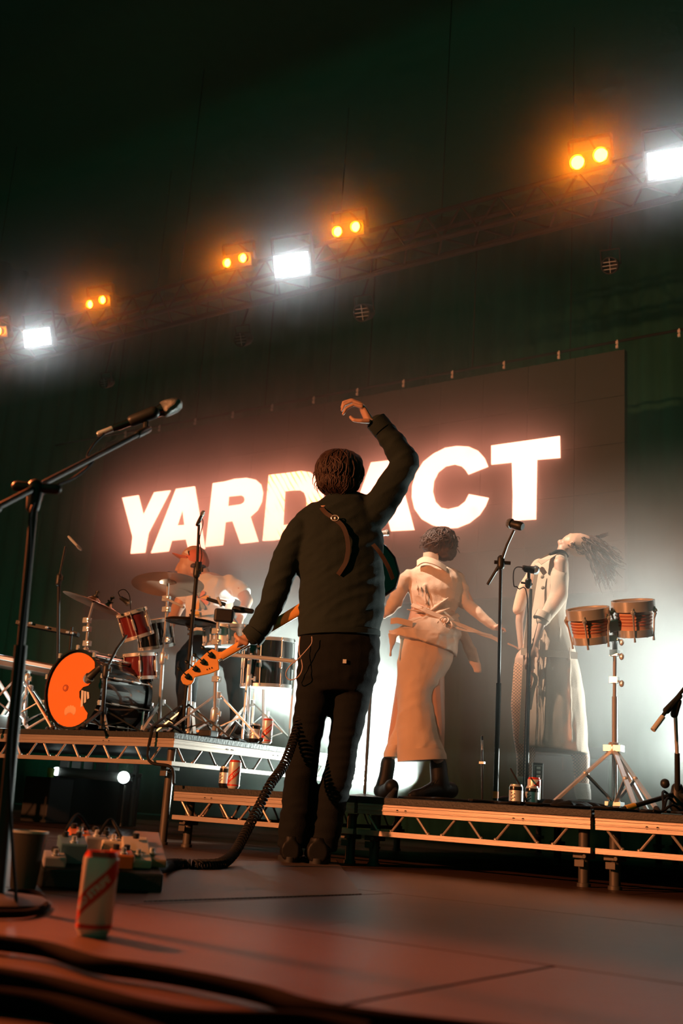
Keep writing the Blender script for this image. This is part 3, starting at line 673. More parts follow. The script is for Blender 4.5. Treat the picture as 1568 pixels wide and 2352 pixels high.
# jacket: fitted back, belt at the waist, flared skirt
b=MB()
b.loft([F.sec(962,1012,1296,.06),F.sec(938,1052,1312,.09),F.sec(934,1063,1332,.105),F.sec(938,1062,1360,.115),F.sec(944,1052,1390,.105),F.sec(950,1044,1408,.1),F.sec(944,1052,1420,.11),F.sec(920,1058,1438,.15),F.sec(896,1060,1455,.175),F.sec(893,1056,1466,.19)],26)
# hem: longer to the right
b.loft([F.sec(893,1055,1448,.18,0,yr=1462),F.sec(896,1052,1460,.195,0,yr=1492),F.sec(899,1048,1463,.2,0,yr=1508)],20)
b.loft([(F.P(*p,o),F.h*.035*s,F.n*.012) for p,o,s in [((903,1455),-.1,1.0),((901,1475),-.11,.7),((898,1495),-.12,.35),((896,1508),-.12,.12)]],12)
b.loft([(F.P(*p,.03),F.h*.05*s,F.n*.012) for p,s in [((1062,1450),.7),((1078,1490),.85),((1092,1525),.75),((1097,1545),.45)]],12)
F.chain(b,[(940,1326,0,19),(921,1345,-.01,19),(908,1380,-.02,18),(892,1404,-.03,12),(883,1412,-.03,9)],16)
F.chain(b,[(1050,1330,0,18),(1060,1355,0,17),(1066,1385,0,15)],16)
F.chain(b,[(1066,1383,0,15),(1088,1400,0,13),(1112,1422,-.02,11),(1134,1440,-.03,9)],16)
# folds radiating from the knot
for p,q,r in [((985,1400),(948,1385),3),((990,1402),(1030,1372),3),((990,1412),(960,1425),3),((985,1408),(935,1400),3.2),((994,1420),(1004,1468),3),((1000,1410),(1034,1396),4),((975,1345),(978,1388),3),((955,1330),(962,1365),3)]:
    mx_=((p[0]+q[0])/2,(p[1]+q[1])/2); F.chain(b,[(p[0],p[1],-.108,r),(mx_[0],mx_[1],-.122,r),(q[0],q[1],-.112,r*.7)],8)
blob('jacket',b,M['tan'],w1,.0068,2,folds(.009,(8,8,14),31,rot=Matrix.Rotation(-.6,3,'Y'),amp2=.003))
co=MB(); cl=spline([F.P(958,1292,-.075),F.P(972,1284,-.1),F.P(990,1286,-.12),F.P(1008,1294,-.115),F.P(1024,1305,-.09)],5)
co.strap([p-F.z*.006 for p in cl],[F.z*.02+F.n*.012]*len(cl),.008); cl2=spline([F.P(972,1278,-.05),F.P(988,1276,-.07),F.P(1006,1284,-.06)],5)
mk('collar',co,M['tan'],w1,smooth=60)
mk('collar_stand',MB().strap(cl2,[F.z*.022]*len(cl2),.008),M['tan'],w1,smooth=60)
# belt
def belt(pts,w_,o,nm='belt',lab=None):
    P=spline([F.P(x,y,oo) for x,y,oo in pts],6); W=[]
    for i in range(len(P)):
        t=(P[min(i+1,len(P)-1)]-P[max(i-1,0)]).normalized(); W.append(t.cross(F.n).normalized()*w_)
    return mk(nm,MB().strap(P,W,.006),M['tan'],w1,smooth=60,label=lab)
belt([(946,1389,-.05),(965,1396,-.11),(985,1406,-.125),(1010,1416,-.13),(1024,1424,-.13),(1040,1420,-.1),(1052,1412,-.03)],.013,0)
belt([(1022,1425,-.135),(1052,1434,-.12),(1082,1446,-.1),(1108,1457,-.08),(1130,1464,-.06),(1146,1472,-.05)],.011,0,lab='loose end of the belt flying to the right')
belt([(1024,1430,-.135),(1060,1446,-.12),(1095,1452,-.1),(1130,1460,-.06)],.006,0)
belt([(1165,1478,-.03),(1185,1487,-.03),(1196,1496,-.03)],.005,0)
kn=MB(); 
for i,(cx,cy_,rx,ry) in enumerate([(1020,1424,10,7),(1012,1432,9,6),(1030,1436,8,9)]):
    kn.tube(spline([F.P(cx+rx*math.cos(t),cy_+ry*math.sin(t),-.14-.01*math.sin(2*t+i)) for t in [2*PI*j/8 for j in range(9)]],3),.0042,7)
mk('belt_knot',kn.ell(F.P(1020,1426,-.135),.02,.018,.018),M['tan'],w1)
mk('pocket_flap',MB().strap([F.P(897,1427,-.125),F.P(912,1425,-.14),F.P(930,1429,-.15),F.P(947,1434,-.152)],[F.z*.018]*4,.004),M['tan'],w1,smooth=60)
# hair: short, dark, loose curls
b=MB(); F.sph(b,1009,1247,0,41,35,38); F.sph(b,1022,1266,-.005,27,23,30); F.sph(b,992,1252,-.01,24,20,28); F.sph(b,1030,1274,.0,16,14,22); F.sph(b,1016,1228,0,30,18,30)
blob('hair',b,M['hair'],w1,.006,2,folds(.009,(24,24,24),8))
c=F.P(1009,1247,0);k=F.k(c); lb=MB(); locks(lb,c,(F.h*37*k,F.n*37*k,F.z*33*k),240,13,(.1,1.6),(1.3,2.5),.0045,1.05,.9)
rnd=random.Random(4)
for i in range(14):
    s_=-1 if i<7 else 1; x=1009+s_*rnd.uniform(30,37); y=rnd.uniform(1228,1262)
    lb.tube(spline([F.P(x,y,0),F.P(x+s_*rnd.uniform(4,9),y+rnd.uniform(-4,6),0),F.P(x+s_*rnd.uniform(6,12),y+rnd.uniform(2,12),0)],4),[.002]*8+[.0008],4)
mk('hair_locks',lb,M['hair'],w1,smooth=80,stuff=True)
# boots
def boot(nm,shaft,foot,parent,o,w_=.045,lab=None):
    b=MB(); F.chain(b,shaft,16); F.chain(b,foot,16); u_=blob(nm,b,M['leather'],parent,.006,3,label=lab); return u_
bt=boot('boot',[(891,1752,.14,17),(886,1785,.14,17),(878,1812,.14,18)],[(874,1816,.14,17),(884,1820,.1,17),(897,1812,.02,18),(899,1806,-.02,17)],w1,0,lab='black lace-up boot, trailing foot')
A=F.P(885,1834,.14); A.z=DT+.012
mk('sole',MB().loft([(A+F.h*-.05,F.n*.03,F.z*.01,.6),(A+F.h*-.02,F.n*.045,F.z*.012,.6),(A+F.h*.03-F.n*.03,F.n*.06,F.z*.012,.6),(A+F.h*.075-F.n*.06,F.n*.035,F.z*.01,.6)],16),M['rubber'],bt)
mk('boot_tread',MB().loft([(F.P(898,1833,-.03),F.h*.035,F.n*.02),(F.P(906,1815,-.03),F.h*.02,F.n*.05),(F.P(905,1797,0),F.h*.012,F.n*.02)],14),M['rubber'],bt)
bt=boot('boot',[(1006,1757,0,20),(1009,1790,0,21),(1012,1810,.02,22)],[(1034,1815,.05,19),(1000,1813,0,20),(970,1822,-.06,13),(952,1825,-.08,11.5),(944,1827,-.085,9)],w1,0,lab='black lace-up boot, front foot')
A=F.P(940,1836,-.08); A.z=DT+.012; B_=F.P(1048,1836,.06); B_.z=DT+.012; C_=(A+B_)/2
mk('sole',MB().loft([(A,F.n*.02,F.z*.012,.6),(A.lerp(B_,.2),F.n*.045,F.z*.012,.6),(A.lerp(B_,.6),F.n*.038,F.z*.012,.6),(A.lerp(B_,.95),F.n*.035,F.z*.012,.6),(B_,F.n*.02,F.z*.012,.6)],16),M['rubber'],bt)
lc=MB()
for i in range(5): lc.tube([F.P(964+i*9,1819-i*5,-.12),F.P(972+i*9,1812-i*6,-.115)],.0022,5)
mk('laces',lc,M['rubber'],bt)
# ---------------------------------------------------------------- percussionist, head thrown back
base=PD(1270,1862,6.15); base.z=DT; F=Fig(base)
w2=thing('person','woman in long tan trench coat and fishnet tights leaning back, face to the ceiling','person',base)
b=MB()
# torso leans back: hips forward (left), shoulders right
b.loft([F.sec(1268,1302,1290,.09),F.sec(1238,1298,1312,.15),F.sec(1228,1296,1350,.15),F.sec(1222,1290,1400,.13),F.sec(1208,1292,1450,.14),F.sec(1196,1300,1500,.15),F.sec(1196,1310,1550,.15)],18)
F.chain(b,[(1288,1292,0,15),(1293,1262,0,13.5)])
# head: crown to the right, face up
hc=F.P(1330,1252,0);k=F.k(hc)
R=Matrix((F.h,F.n,F.z)).transposed()@Matrix.Rotation(.12,3,'Y'); b.ell(hc,42*k,.075,27*k,R)
F.chain(b,[(1300,1258,0,15),(1290,1250,0,9),(1286,1245,0,6)])          # jaw and chin
F.chain(b,[(1318,1236,0,6),(1311,1229,0,4.5),(1310,1228,0,4)]); F.chain(b,[(1322,1233,0,6),(1311,1230,0,5)])   # nose
F.chain(b,[(1297,1240,-.012,3),(1297,1240,.012,3)]); F.chain(b,[(1301,1237,-.012,3.2),(1301,1237,.012,3.2)])     # lips
F.chain(b,[(1331,1229,-.03,4),(1333,1228,.03,4)])                    # brow
for s_ in (-1,1): F.sph(b,1324,1233,.03*s_,4,3,4); F.sph(b,1312,1250,.075*s_,5,7,3)
# arms
F.chain(b,[(1285,1296,-.16,17),(1286,1370,-.2,13),(1246,1425,-.2,10),(1228,1480,-.2,7)])
b.loft([(F.P(1229,1478,-.2),F.h*.02,F.n*.014),(F.P(1222,1497,-.2),F.h*.03,F.n*.016),(F.P(1216,1512,-.2),F.h*.03,F.n*.015)],12)
for i in range(4): F.chain(b,[(1209+i*5,1511,-.2,3.3),(1206+i*6,1525+i,-.205,3.1),(1207+i*6.5,1538+(2 if i in(1,2) else -2),-.195,2.6)],8)
F.chain(b,[(1234,1492,-.21,4),(1237,1508,-.215,3.4),(1234,1520,-.21,2.9)],8)
F.chain(b,[(1236,1300,.16,15),(1200,1370,.18,11),(1192,1430,.18,9),(1196,1490,.15,6)])
# legs
F.chain(b,[(1215,1520,-.05,34),(1200,1620,-.06,26),(1201,1690,-.06,21)]); F.chain(b,[(1201,1690,-.06,21),(1207,1730,-.05,21),(1203,1790,-.04,14),(1204,1835,-.03,12)])
F.chain(b,[(1270,1530,.08,34),(1318,1680,.08,24),(1334,1740,.08,19),(1335,1790,.07,15),(1338,1835,.06,13)])
blob('body',b,M['skin'],w2,.0058,3)
# fishnet tights
fm=mat('fishnet_tights',(.62,.34,.2),.55); nt=fm.node_tree;N=nt.nodes;L=nt.links;pb=N['Principled BSDF']
tc=N.new('ShaderNodeTexCoord'); sx=N.new('ShaderNodeSeparateXYZ'); L.new(tc.outputs['Object'],sx.inputs[0])
def mth(op,a,b_=None):
    m_=N.new('ShaderNodeMath'); m_.operation=op
    for i,v in enumerate((a,b_)):
        if v is None: continue
        if isinstance(v,(int,float)): m_.inputs[i].default_value=v
        else: L.new(v,m_.inputs[i])
    return m_.outputs[0]
hh=mth('ADD',mth('MULTIPLY',sx.outputs[0],F.h.x),mth('MULTIPLY',sx.outputs[1],F.h.y))
d1=mth('PINGPONG',mth('MULTIPLY',mth('ADD',mth('MULTIPLY',hh,1.15),sx.outputs[2]),56),.5); d2=mth('PINGPONG',mth('MULTIPLY',mth('SUBTRACT',mth('MULTIPLY',hh,1.15),sx.outputs[2]),56),.5)
ln=mth('MAXIMUM',mth('LESS_THAN',d1,.07),mth('LESS_THAN',d2,.07))
mx=N.new('ShaderNodeMix'); mx.data_type='RGBA'; mx.inputs[6].default_value=(.75,.4,.24,1); mx.inputs[7].default_value=(.03,.02,.015,1); L.new(ln,mx.inputs[0]); L.new(mx.outputs[2],pb.inputs['Base Color'])
M['fish']=fm
b=MB(); F.chain(b,[(1212,1532,-.05,33),(1200,1620,-.06,27.5),(1201,1690,-.06,23),(1207,1730,-.05,22.5),(1203,1788,-.04,15.5)]); blob('tights',b,M['fish'],w2,.007,3,label='black fishnet tights over bare legs')
b=MB(); F.chain(b,[(1280,1560,.08,33),(1318,1680,.08,25.5),(1334,1740,.08,20.5),(1336,1805,.065,16)]); blob('tights',b,M['fish'],w2,.007,3)
# socks and shoes
def sock(pts,o=0):
    sk=MB(); prof=[]; c0=F.P(pts[0][0],pts[0][1],pts[0][3])
    for x,y,r,oo in pts: sk_=F.k(F.P(x,y,oo)); prof.append((F.P(x,y,oo),F.h*r*sk_,F.n*r*sk_))
    return mk('sock',sk.loft(prof,20),M['sock'],w2,smooth=70)
sock([(1204,1784,16,-.04),(1204,1787,18.5,-.04),(1204,1793,18,-.04),(1205,1797,19,-.04),(1205,1806,17,-.04),(1205,1820,16,-.03)])
sock([(1336,1799,16.5,.06),(1336,1802,18.5,.06),(1337,1810,18,.06),(1337,1813,19,.06),(1338,1822,18.5,.055),(1340,1836,17,.05)])
for (x,y,oo,dx) in ((1204,1846,-.03,-1),(1340,1848,.04,-1)):
    b=MB(); A=F.P(x,y,oo); A.z=DT+.035
    b.loft([(A+F.h*.05,F.n*.025,F.z*.03),(A+F.h*.03,F.n*.036,F.z*.036),(A-F.h*.05,F.n*.04,F.z*.034),(A-F.h*.12-F.n*.03,F.n*.042,F.z*.026),(A-F.h*.16-F.n*.04,F.n*.022,F.z*.016)],16)
    blob('shoe',b,M['leather'],w2,.006,3)
# trench coat
b=MB()
S=[(1256,1298,1276,.10),(1240,1302,1300,.17),(1229,1304,1330,.175),(1220,1300,1370,.165),(1213,1296,1410,.16),(1205,1304,1450,.165),(1198,1322,1500,.175),(1194,1333,1550,.18),(1191,1340,1600,.185),(1188,1345,1650,.19),(1187,1348,1700,.19),(1187,1350,1716,.19)]
b.loft([F.sec(x0,x1,y,t,0,yr=y+(18 if y>1690 else 0)) for x0,x1,y,t in S],30)
F.chain(b,[(1282,1294,-.13,21),(1284,1330,-.17,22),(1283,1368,-.19,20),(1262,1402,-.2,17),(1245,1424,-.2,15)],18)
F.chain(b,[(1240,1300,.14,18),(1205,1350,.17,15),(1190,1400,.18,13)],16)
for x0,x1 in ((1243,1232),(1262,1250),(1300,1312),(1225,1208),(1280,1286)):
    F.chain(b,[((x0+x1)/2+3,1440,-.162,2),(x0+(x1-x0)*.6,1560,-.175,2.4),(x1,1700,-.184,3)],8)
blob('trench_coat',b,M['tan2'],w2,.0085,2,folds(.007,(7,7,3),41,amp2=.003))
co=MB(); co.prism([F.P(1234,1287,-.16),F.P(1243,1297,-.18),F.P(1262,1284,-.19),F.P(1284,1270,-.13),F.P(1286,1264,-.1),F.P(1262,1270,-.13)],F.n*.008)
mk('collar',co,M['tan2'],w2,smooth=0,bevel=.002); co=MB()
co.prism([F.P(1228,1294,.02),F.P(1240,1292,-.1),F.P(1244,1300,-.14),F.P(1234,1304,-.12)],F.n*.008)
mk('lapel',co,M['tan2'],w2,smooth=0,bevel=.002)
mk('collar_band',MB().tube(spline([F.P(1262,1277,-.13),F.P(1280,1266,-.13),F.P(1294,1268,-.1),F.P(1302,1278,-.02)],5),.01,8),M['trouser'],w2,label='dark inside of the collar')
cu=F.P(1246,1418,-.2); k=F.k(cu); d=(F.P(1240,1430,-.2)-cu).normalized()
mk('cuff',MB().lathe([(14*k,-.03),(19*k,-.028),(19.5*k,.012),(17*k,.016),(9*k,.0)],cu,d,22),M['tan2'],w2)
mk('coat_edge',MB().strap(spline([F.P(1233,1305,-.15),F.P(1222,1370,-.165),F.P(1210,1450,-.16),F.P(1203,1560,-.17),F.P(1196,1708,-.17)],6),[F.h*.012]*25,.006),M['tan2'],w2,smooth=60)
bt_=MB(); 
for (x,y) in ((1245,1325),(1246,1350),(1228,1417),(1226,1470)): bt_.lathe([(.011,0),(.011,.004),(.006,.006)],F.P(x,y,-.19),-F.n,12)
mk('button',bt_,M['tan2'],w2)
bt_=MB().strap(spline([F.P(1196,1496,-.17),F.P(1230,1500,-.19),F.P(1280,1502,-.19),F.P(1325,1506,-.13)],5),[F.z*.02]*16,.006)
mk('coat_belt',bt_,M['tan2'],w2,smooth=60)
mk('belt_loose_end',MB().strap(spline([F.P(1222,1545,-.2),F.P(1230,1560,-.2),F.P(1222,1590,-.2),F.P(1215,1630,-.2)],5),[F.h*.012]*16,.004),M['tan2'],w2,smooth=60)
# long curly hair falling back and flying out
rnd=random.Random(9); lb=MB()
for i in range(430):
    ph=rnd.uniform(0,1); x0=1335+34*rnd.uniform(0,1); y0=1232+ rnd.uniform(0,40); o0=rnd.uniform(-.075,.075)
    L_=rnd.uniform(45,108); dr=rnd.uniform(.15,1.0); 
    pts=[]; wa=rnd.uniform(3,8); wp=rnd.uniform(0,6)
    for j in range(9):
        t=j/8; x=x0+L_*t*(.75-.38*dr*t); y=y0+L_*dr*(t**1.3)+ (1-dr)*12*t; pts.append(F.P(x+wa*math.sin(9*t+wp)*t**.3,y+wa*math.cos(8*t+wp)*t**.3,o0*(1+t*1.3)+.012*math.sin(7*t+wp)))
    lb.tube(pts,[.004*(1-.75*abs(j/8-.3)) for j in range(9)],4)
for i in range(26):
    pts=[F.P(1352+44*t*rnd.uniform(.9,1.05),1234-8*t**2+3*math.sin(i+5*t)*t+rnd.uniform(-2,3),rnd.uniform(-.03,.03)) for t in [j/5 for j in range(6)]]
    lb.tube(pts,[.0035,.003,.0026,.0022,.0016,.0006],4)
for i in range(40):
    x=rnd.uniform(1302,1345); y=rnd.uniform(1244,1268); s_=rnd.choice([-1,1])*rnd.uniform(.055,.085)
    lb.tube([F.P(x+t*14+4*math.sin(6*t+i),y+8*t+4*math.cos(6*t+i),s_) for t in [j/6 for j in range(7)]],.0022,4)
mk('hair',lb,M['hair'],w2,smooth=80,stuff=True,label='long dark curly hair flying back')
b=MB(); F.sph(b,1356,1256,0,22,26,30); F.sph(b,1374,1290,.0,20,30,28); blob('hair_mass',b,M['hair'],w2,.007,2,folds(.012,(22,22,22),18))
# ---------------------------------------------------------------- drummer
base=PD(490,1600,7.7); base.z=RTOP; F=Fig(base)
dr=thing('person','seated drummer in red cap and white printed tee behind the cymbals','person',base)
a8=lambda x,y:(370+x*.1467,1240+y*.1467)
b=MB()
b.loft([F.sec(455,500,1318,.07),F.sec(438,540,1340,.12),F.sec(430,536,1375,.13),F.sec(432,534,1410,.125),F.sec(436,536,1450,.13),F.sec(440,532,1490,.15)],18)
F.chain(b,[(472,1330,0,16),(462,1305,0,15)])
F.sph(b,446,1290,0,34,38,27,-.1); F.sph(b,428,1306,0,20,22,20)
F.chain(b,[(413,1297,0,6),(405,1309,0,4)]); F.chain(b,[(411,1318,-.01,4),(411,1318,.02,4)]); F.chain(b,[(418,1330,0,8),(430,1332,0,9)]); F.sph(b,442,1312,-.075,6,8,3); F.sph(b,419,1298,-.05,4,3,3)
F.chain(b,[(530,1345,-.05,20),(556,1362,-.12,16),(567,1380,-.16,13.5)]); F.chain(b,[(567,1380,-.16,14),(560,1402,-.22,10.5),(550,1424,-.26,8)])
b.loft([(F.P(552,1418,-.26),F.h*.026,F.n*.02),(F.P(547,1432,-.28),F.h*.032,F.n*.024)],10)
for i in range(4): F.chain(b,[(538+i*5,1431,-.29,3.5),(535+i*5,1440,-.3,3.3),(540+i*5,1445,-.28,3)],8)
F.chain(b,[(540,1424,-.28,4),(530,1430,-.3,3.5),(529,1437,-.29,3)],8)
F.chain(b,[(440,1345,.1,19),(408,1395,.1,15),(388,1440,-.05,11),(384,1455,-.1,9)]); b.ell(F.P(384,1458,-.1),.04,.03,.035)
F.chain(b,[(470,1490,0,30),(430,1520,-.35,24),(428,1640,-.38,14)]); F.chain(b,[(510,1490,0,30),(540,1525,-.35,24),(548,1650,-.4,14)])
blob('body',b,M['skin'],dr,.007,3)
b=MB(); F.chain(b,[(470,1480,0,36),(430,1518,-.35,30),(428,1610,-.38,22),(428,1662,-.38,20)]); F.chain(b,[(510,1480,0,36),(540,1523,-.35,30),(548,1620,-.4,22),(549,1668,-.4,20)]); blob('trousers',b,M['trouser'],dr,.011,3,folds(.01,(7,7,12),2))
tm=cloth('printed_white_tee',(.74,.7,.66))
b=MB()
b.loft([F.sec(458,500,1322,.085),F.sec(436,545,1338,.13),F.sec(426,541,1365,.145),F.sec(424,534,1395,.145),F.sec(427,536,1420,.145),F.sec(436,541,1445,.15),F.sec(442,538,1466,.16)],24)
F.chain(b,[(528,1342,-.04,23),(545,1352,-.08,22),(556,1362,-.11,20)]); F.chain(b,[(442,1345,.08,22),(424,1372,.1,20)])
blob('t_shirt',b,M['tee'],dr,.009,2,folds(.012,(8,8,12),7,rot=Matrix.Rotation(.5,3,'Y')))
pc=[(.95,.45,.08),(.35,.45,.45),(.85,.3,.18),(.95,.42,.06),(.85,.33,.2),(.35,.45,.45),(.85,.3,.18)]
cc=a8(590,910)
for i,(ang,L_) in enumerate([(1.75,26),(1.15,26),(.55,24),(-.1,22),(-.9,19),(-1.6,17),(-2.5,20)]):
    dx,dy=math.cos(ang),math.sin(ang); px_,py_=-dy,dx; pl=[(cc[0]+dx*2,cc[1]+dy*2)]
    for t,w_ in ((.5,3.2),(.85,4.6),(1.0,3.6),(1.06,0),(1.0,-3.6),(.85,-4.6),(.5,-3.2)): pl.append((cc[0]+dx*L_*t+px_*w_,cc[1]+dy*L_*t+py_*w_))
    mm=mat('tee_print_%s'%['orange','grey','coral','amber','rose','slate','salmon'][i],pc[i],.8)
    mk('tee_print',MB().prism([F.P(x,y,-.158) for x,y in pl],F.n*.006),mm,dr,smooth=0)
mk('tee_print',MB().prism([F.P(x,y,-.156) for x,y in [a8(525,1120),a8(580,1110),a8(610,1200),a8(530,1195)]],F.n*.006),mat('tee_print_yellow',(.95,.5,.08),.8),dr,smooth=0)
# cap
b=MB(); F.sph(b,450,1284,0,29,25,31,.1); F.sph(b,459,1292,.0,22,22,28)
M['cap']=cloth('red_cotton',(.72,.2,.12),.8,.2)
cp=blob('cap',b,M['cap'],dr,.006,2,label='red baseball cap pointing left')
mk('brim',MB().loft([(F.P(432,1285,0),F.n*.085,F.z*.02),(F.P(415,1280,0),F.n*.075,F.z*.012),(F.P(402,1274,0),F.n*.05,F.z*.006),(F.P(396,1271,0),F.n*.02,F.z*.003)],18),M['cap'],cp)
mk('cap_badge',MB().prism([F.P(*a8(360,190),-.075),F.P(*a8(408,155),-.085),F.P(*a8(428,235),-.1)],F.n*.01),M['white'],cp,smooth=0)
b=MB(); F.sph(b,448,1304,0,16,12,29); F.sph(b,463,1300,.0,14,14,24); blob('hair',b,M['hair'],dr,.006,2)
b=MB(); wv_=F.P(*a8(1262,1130),-.24); dd=(F.P(550,1424,-.26)-F.P(560,1402,-.22)).normalized(); mk('wrist_band',b.lathe([(.034,-.03),(.038,-.027),(.037,.03),(.033,.033)],wv_,dd,18),M['sock'],dr)
mk('drum_stick',MB().tube([F.P(548,1434,-.3),F.P(505,1418,-.45)],[.007,.005],8),M['maple'],label='drumstick in the right hand of the drummer',cat='drumstick')

for x,oo,y in ((428,-.42,1672),(549,-.44,1680)):
    A=F.P(x,y,oo); A.z=RTOP+.03; b=MB().loft([(A+F.n*.1,F.h*.03,F.z*.03),(A,F.h*.042,F.z*.035),(A-F.n*.12,F.h*.045,F.z*.028),(A-F.n*.17,F.h*.02,F.z*.015)],14); blob('shoe',b,M['leather'],dr,.008,2)
print('drummer floor',prj(base),prj(A))
c=base+F.n*.08; st=thing('drum_stool','round black drum stool under the drummer','stool',c)
sz=F.P(490,1512,.0).z
mk('seat',MB().lathe([(.1,sz-.06),(.16,sz-.05),(.17,sz-.02),(.15,sz)],(c.x,c.y,0),(0,0,1),28),M['leather'],st)
mk('post',MB().tube([(c.x,c.y,RTOP+.05),(c.x,c.y,sz-.05)],.016,10),M['chrome'],st)
for a in (0,2.1,4.2): mk('leg',MB().tube([(c.x,c.y,RTOP+.2),(c.x+.2*math.cos(a),c.y+.2*math.sin(a),RTOP+.012)],.01,8),M['chrome'],st)
# ---------------------------------------------------------------- drum kit
def gp(x,d,z):
    lo,hi=-4000,4000
    for _ in range(50):
        m=(lo+hi)/2
        if PD(x,m,d).z>z: lo=m
        else: hi=m
    return PD(x,m,d)
def W(px,d): return px*d/CF
M['burg']=mat('burgundy_lacquer',(.16,.02,.02),.15,0,.2,5,coat=1); M['drumhead']=mat('coated_drum_head',(.72,.7,.66),.5)
M['brass']=mat('bronze_cymbal',(.72,.42,.28),.32,.9,.2,8); M['darkcym']=mat('dark_cymbal',(.1,.09,.075),.35,.7)
M['bdhead']=mat('orange_drum_head',(.95,.26,.04),.5,0,.06,3); M['blackshell']=mat('black_drum_shell',(.02,.02,.02),.15,coat=1)
M['eye']=mat('brown_print',(.45,.1,.03),.6); M['peach']=mat('peach_print',(.95,.5,.25),.6)
def hoop(name,c,ax,r,w_,t,m,parent):
    return mk(name,MB().lathe([(r,-w_/2),(r+t,-w_/2),(r+t,w_/2),(r,w_/2)],c,ax,36,closed=True),m,parent)
def drum(name,lab,c,ax,r,h,shellm,headm=None,lugs=8,hm=None,grp='drums of the kit'):
    """c = middle of the top head; shell runs along -ax"""
    c=Vector(c);ax=Vector(ax).normalized(); t=thing(name,lab,'drum',c-ax*h,group=grp)
    mk('shell',MB().lathe([(r*.97,0),(r*.97,h),(r*.93,h),(r*.93,0)],c-ax*h,ax,36,closed=True),shellm,t)
    mk('drum_head',MB().lathe([(1e-4,.004),(r*.95,.003),(r*.98,-.006)],c,ax,36),headm or M['drumhead'],t)
    mk('drum_head',MB().lathe([(1e-4,-.004),(r*.95,-.003),(r*.98,.006)],c-ax*h,ax,36),headm or M['drumhead'],t)
    hm=hm or M['chrome']
    hoop('hoop',c-ax*.005,ax,r,.022,.006,hm,t); hoop('hoop',c-ax*(h-.005),ax,r,.022,.006,hm,t)
    a=ax.cross(Vector((0,0,1)))
    if a.length<.1: a=Vector((1,0,0))
    a.normalize(); b_=ax.cross(a)
    for i in range(lugs):
        th=2*PI*(i+.5)/lugs; d=a*math.cos(th)+b_*math.sin(th); q=c+d*(r*.98+.01)
        l=MB().tube([q+ax*.006,q-ax*(h+.006)],.003,6).cap(q-ax*(h*.5-.03)-d*.004,.009,q-ax*(h*.5+.03)-d*.004,.009,8).ell(q-ax*.008,.008,n=8,m=5).ell(q-ax*(h-.008),.008,n=8,m=5)
        mk('lug',l,M['chrome'],t,smooth=60)
    return t
# bass drum, axis along Y
r=.245; bc=gp(170,6.95,RTOP+r+.015); yy=bc.y
bd_=thing('bass_drum','bass drum with an orange front head showing a sulky printed face','drum',(bc.x,yy+.2,RTOP),group='drums of the kit')
mk('shell',MB().lathe([(r*.985,.02),(r*.985,.4),(r*.95,.4),(r*.95,.02)],bc,(0,1,0),48,closed=True),M['blackshell'],bd_)
hoop('hoop',bc+V(0,.0,0),(0,1,0),r,.035,.012,M['blackshell'],bd_); hoop('hoop',bc+V(0,.42,0),(0,1,0),r,.035,.012,M['blackshell'],bd_)
fh=mk('drum_head',MB().lathe([(1e-4,0),(r*.99,0),(r,.006)],bc,(0,1,0),48),M['blackshell'],bd_)
mk('drum_head',MB().lathe([(1e-4,.41),(r*.99,.41)],bc,(0,1,0),48),M['drumhead'],bd_)
def bp(u_,v_): return (bc.x+u_*r,yy-.004,bc.z+v_*r)
pl=[]
for i in range(31):
    a=math.radians(48+i*(262/30)); pl.append((.95*math.cos(a),.95*math.sin(a)))
# a bite out of the right side, as printed
pl+= [(.62,-.6),(.5,-.5),(.38,-.36),(.25,-.2),(.22,-.05),(.34,.06),(.52,.1),(.62,.2),(.6,.35),(.68,.5),(.66,.65)]
mk('head_print',MB().prism([bp(*p) for p in pl],V(0,.003,0)),M['bdhead'],fh,smooth=0,label='orange moon-shaped face print')
def disc(u_,v_,ru,rv,n=18): return [bp(u_+ru*math.cos(2*PI*i/n),v_+rv*math.sin(2*PI*i/n)) for i in range(n)]
mk('eye_print',MB().prism([(x,y-.003,z) for x,y,z in disc(-.3,.04,.1,.09)],V(0,.003,0)),M['eye'],fh,smooth=0)
mk('eye_print',MB().prism([(x,y-.005,z) for x,y,z in disc(-.3,.04,.05,.045)],V(0,.003,0)),M['bdhead'],fh,smooth=0)
for i in range(5):
    a=math.radians(150-i*28); mk('lip_print',MB().ell(bp(-.02+.22*math.cos(a)*.8,-.62+.12*math.sin(a)),.016,.004,.026),M['peach'],fh)
for i in range(3): mk('finger_print',MB().prism([(x,y-.002,z) for x,y,z in [bp(.3+i*.1,-.02-i*.02),bp(.38+i*.1,-.03-i*.02),bp(.42+i*.1,-.42+i*.1),bp(.35+i*.1,-.45+i*.1)]],V(0,.003,0)),M['white'],fh,smooth=0)
for i in range(10):
    th=2*PI*(i+.5)/10; d=V(math.cos(th),0,math.sin(th)); q=bc+d*(r*1.04)
    mk('lug',MB().tube([q+V(0,-.02,0),q+V(0,.44,0)],.0035,6).cap(q+V(0,.1,0),.009,q+V(0,.16,0),.009,8).cap(q+V(0,.26,0),.009,q+V(0,.32,0),.009,8).box(q+V(0,-.012,0)+d*.01,(.02,.012,.03)),M['chrome'],bd_,smooth=60)
for s in (-1,1): mk('spur',MB().tube([bc+V(s*.2,.08,-.12),(bc.x+s*.36,yy-.02,RTOP+.01)],.009,8),M['chrome'],bd_)
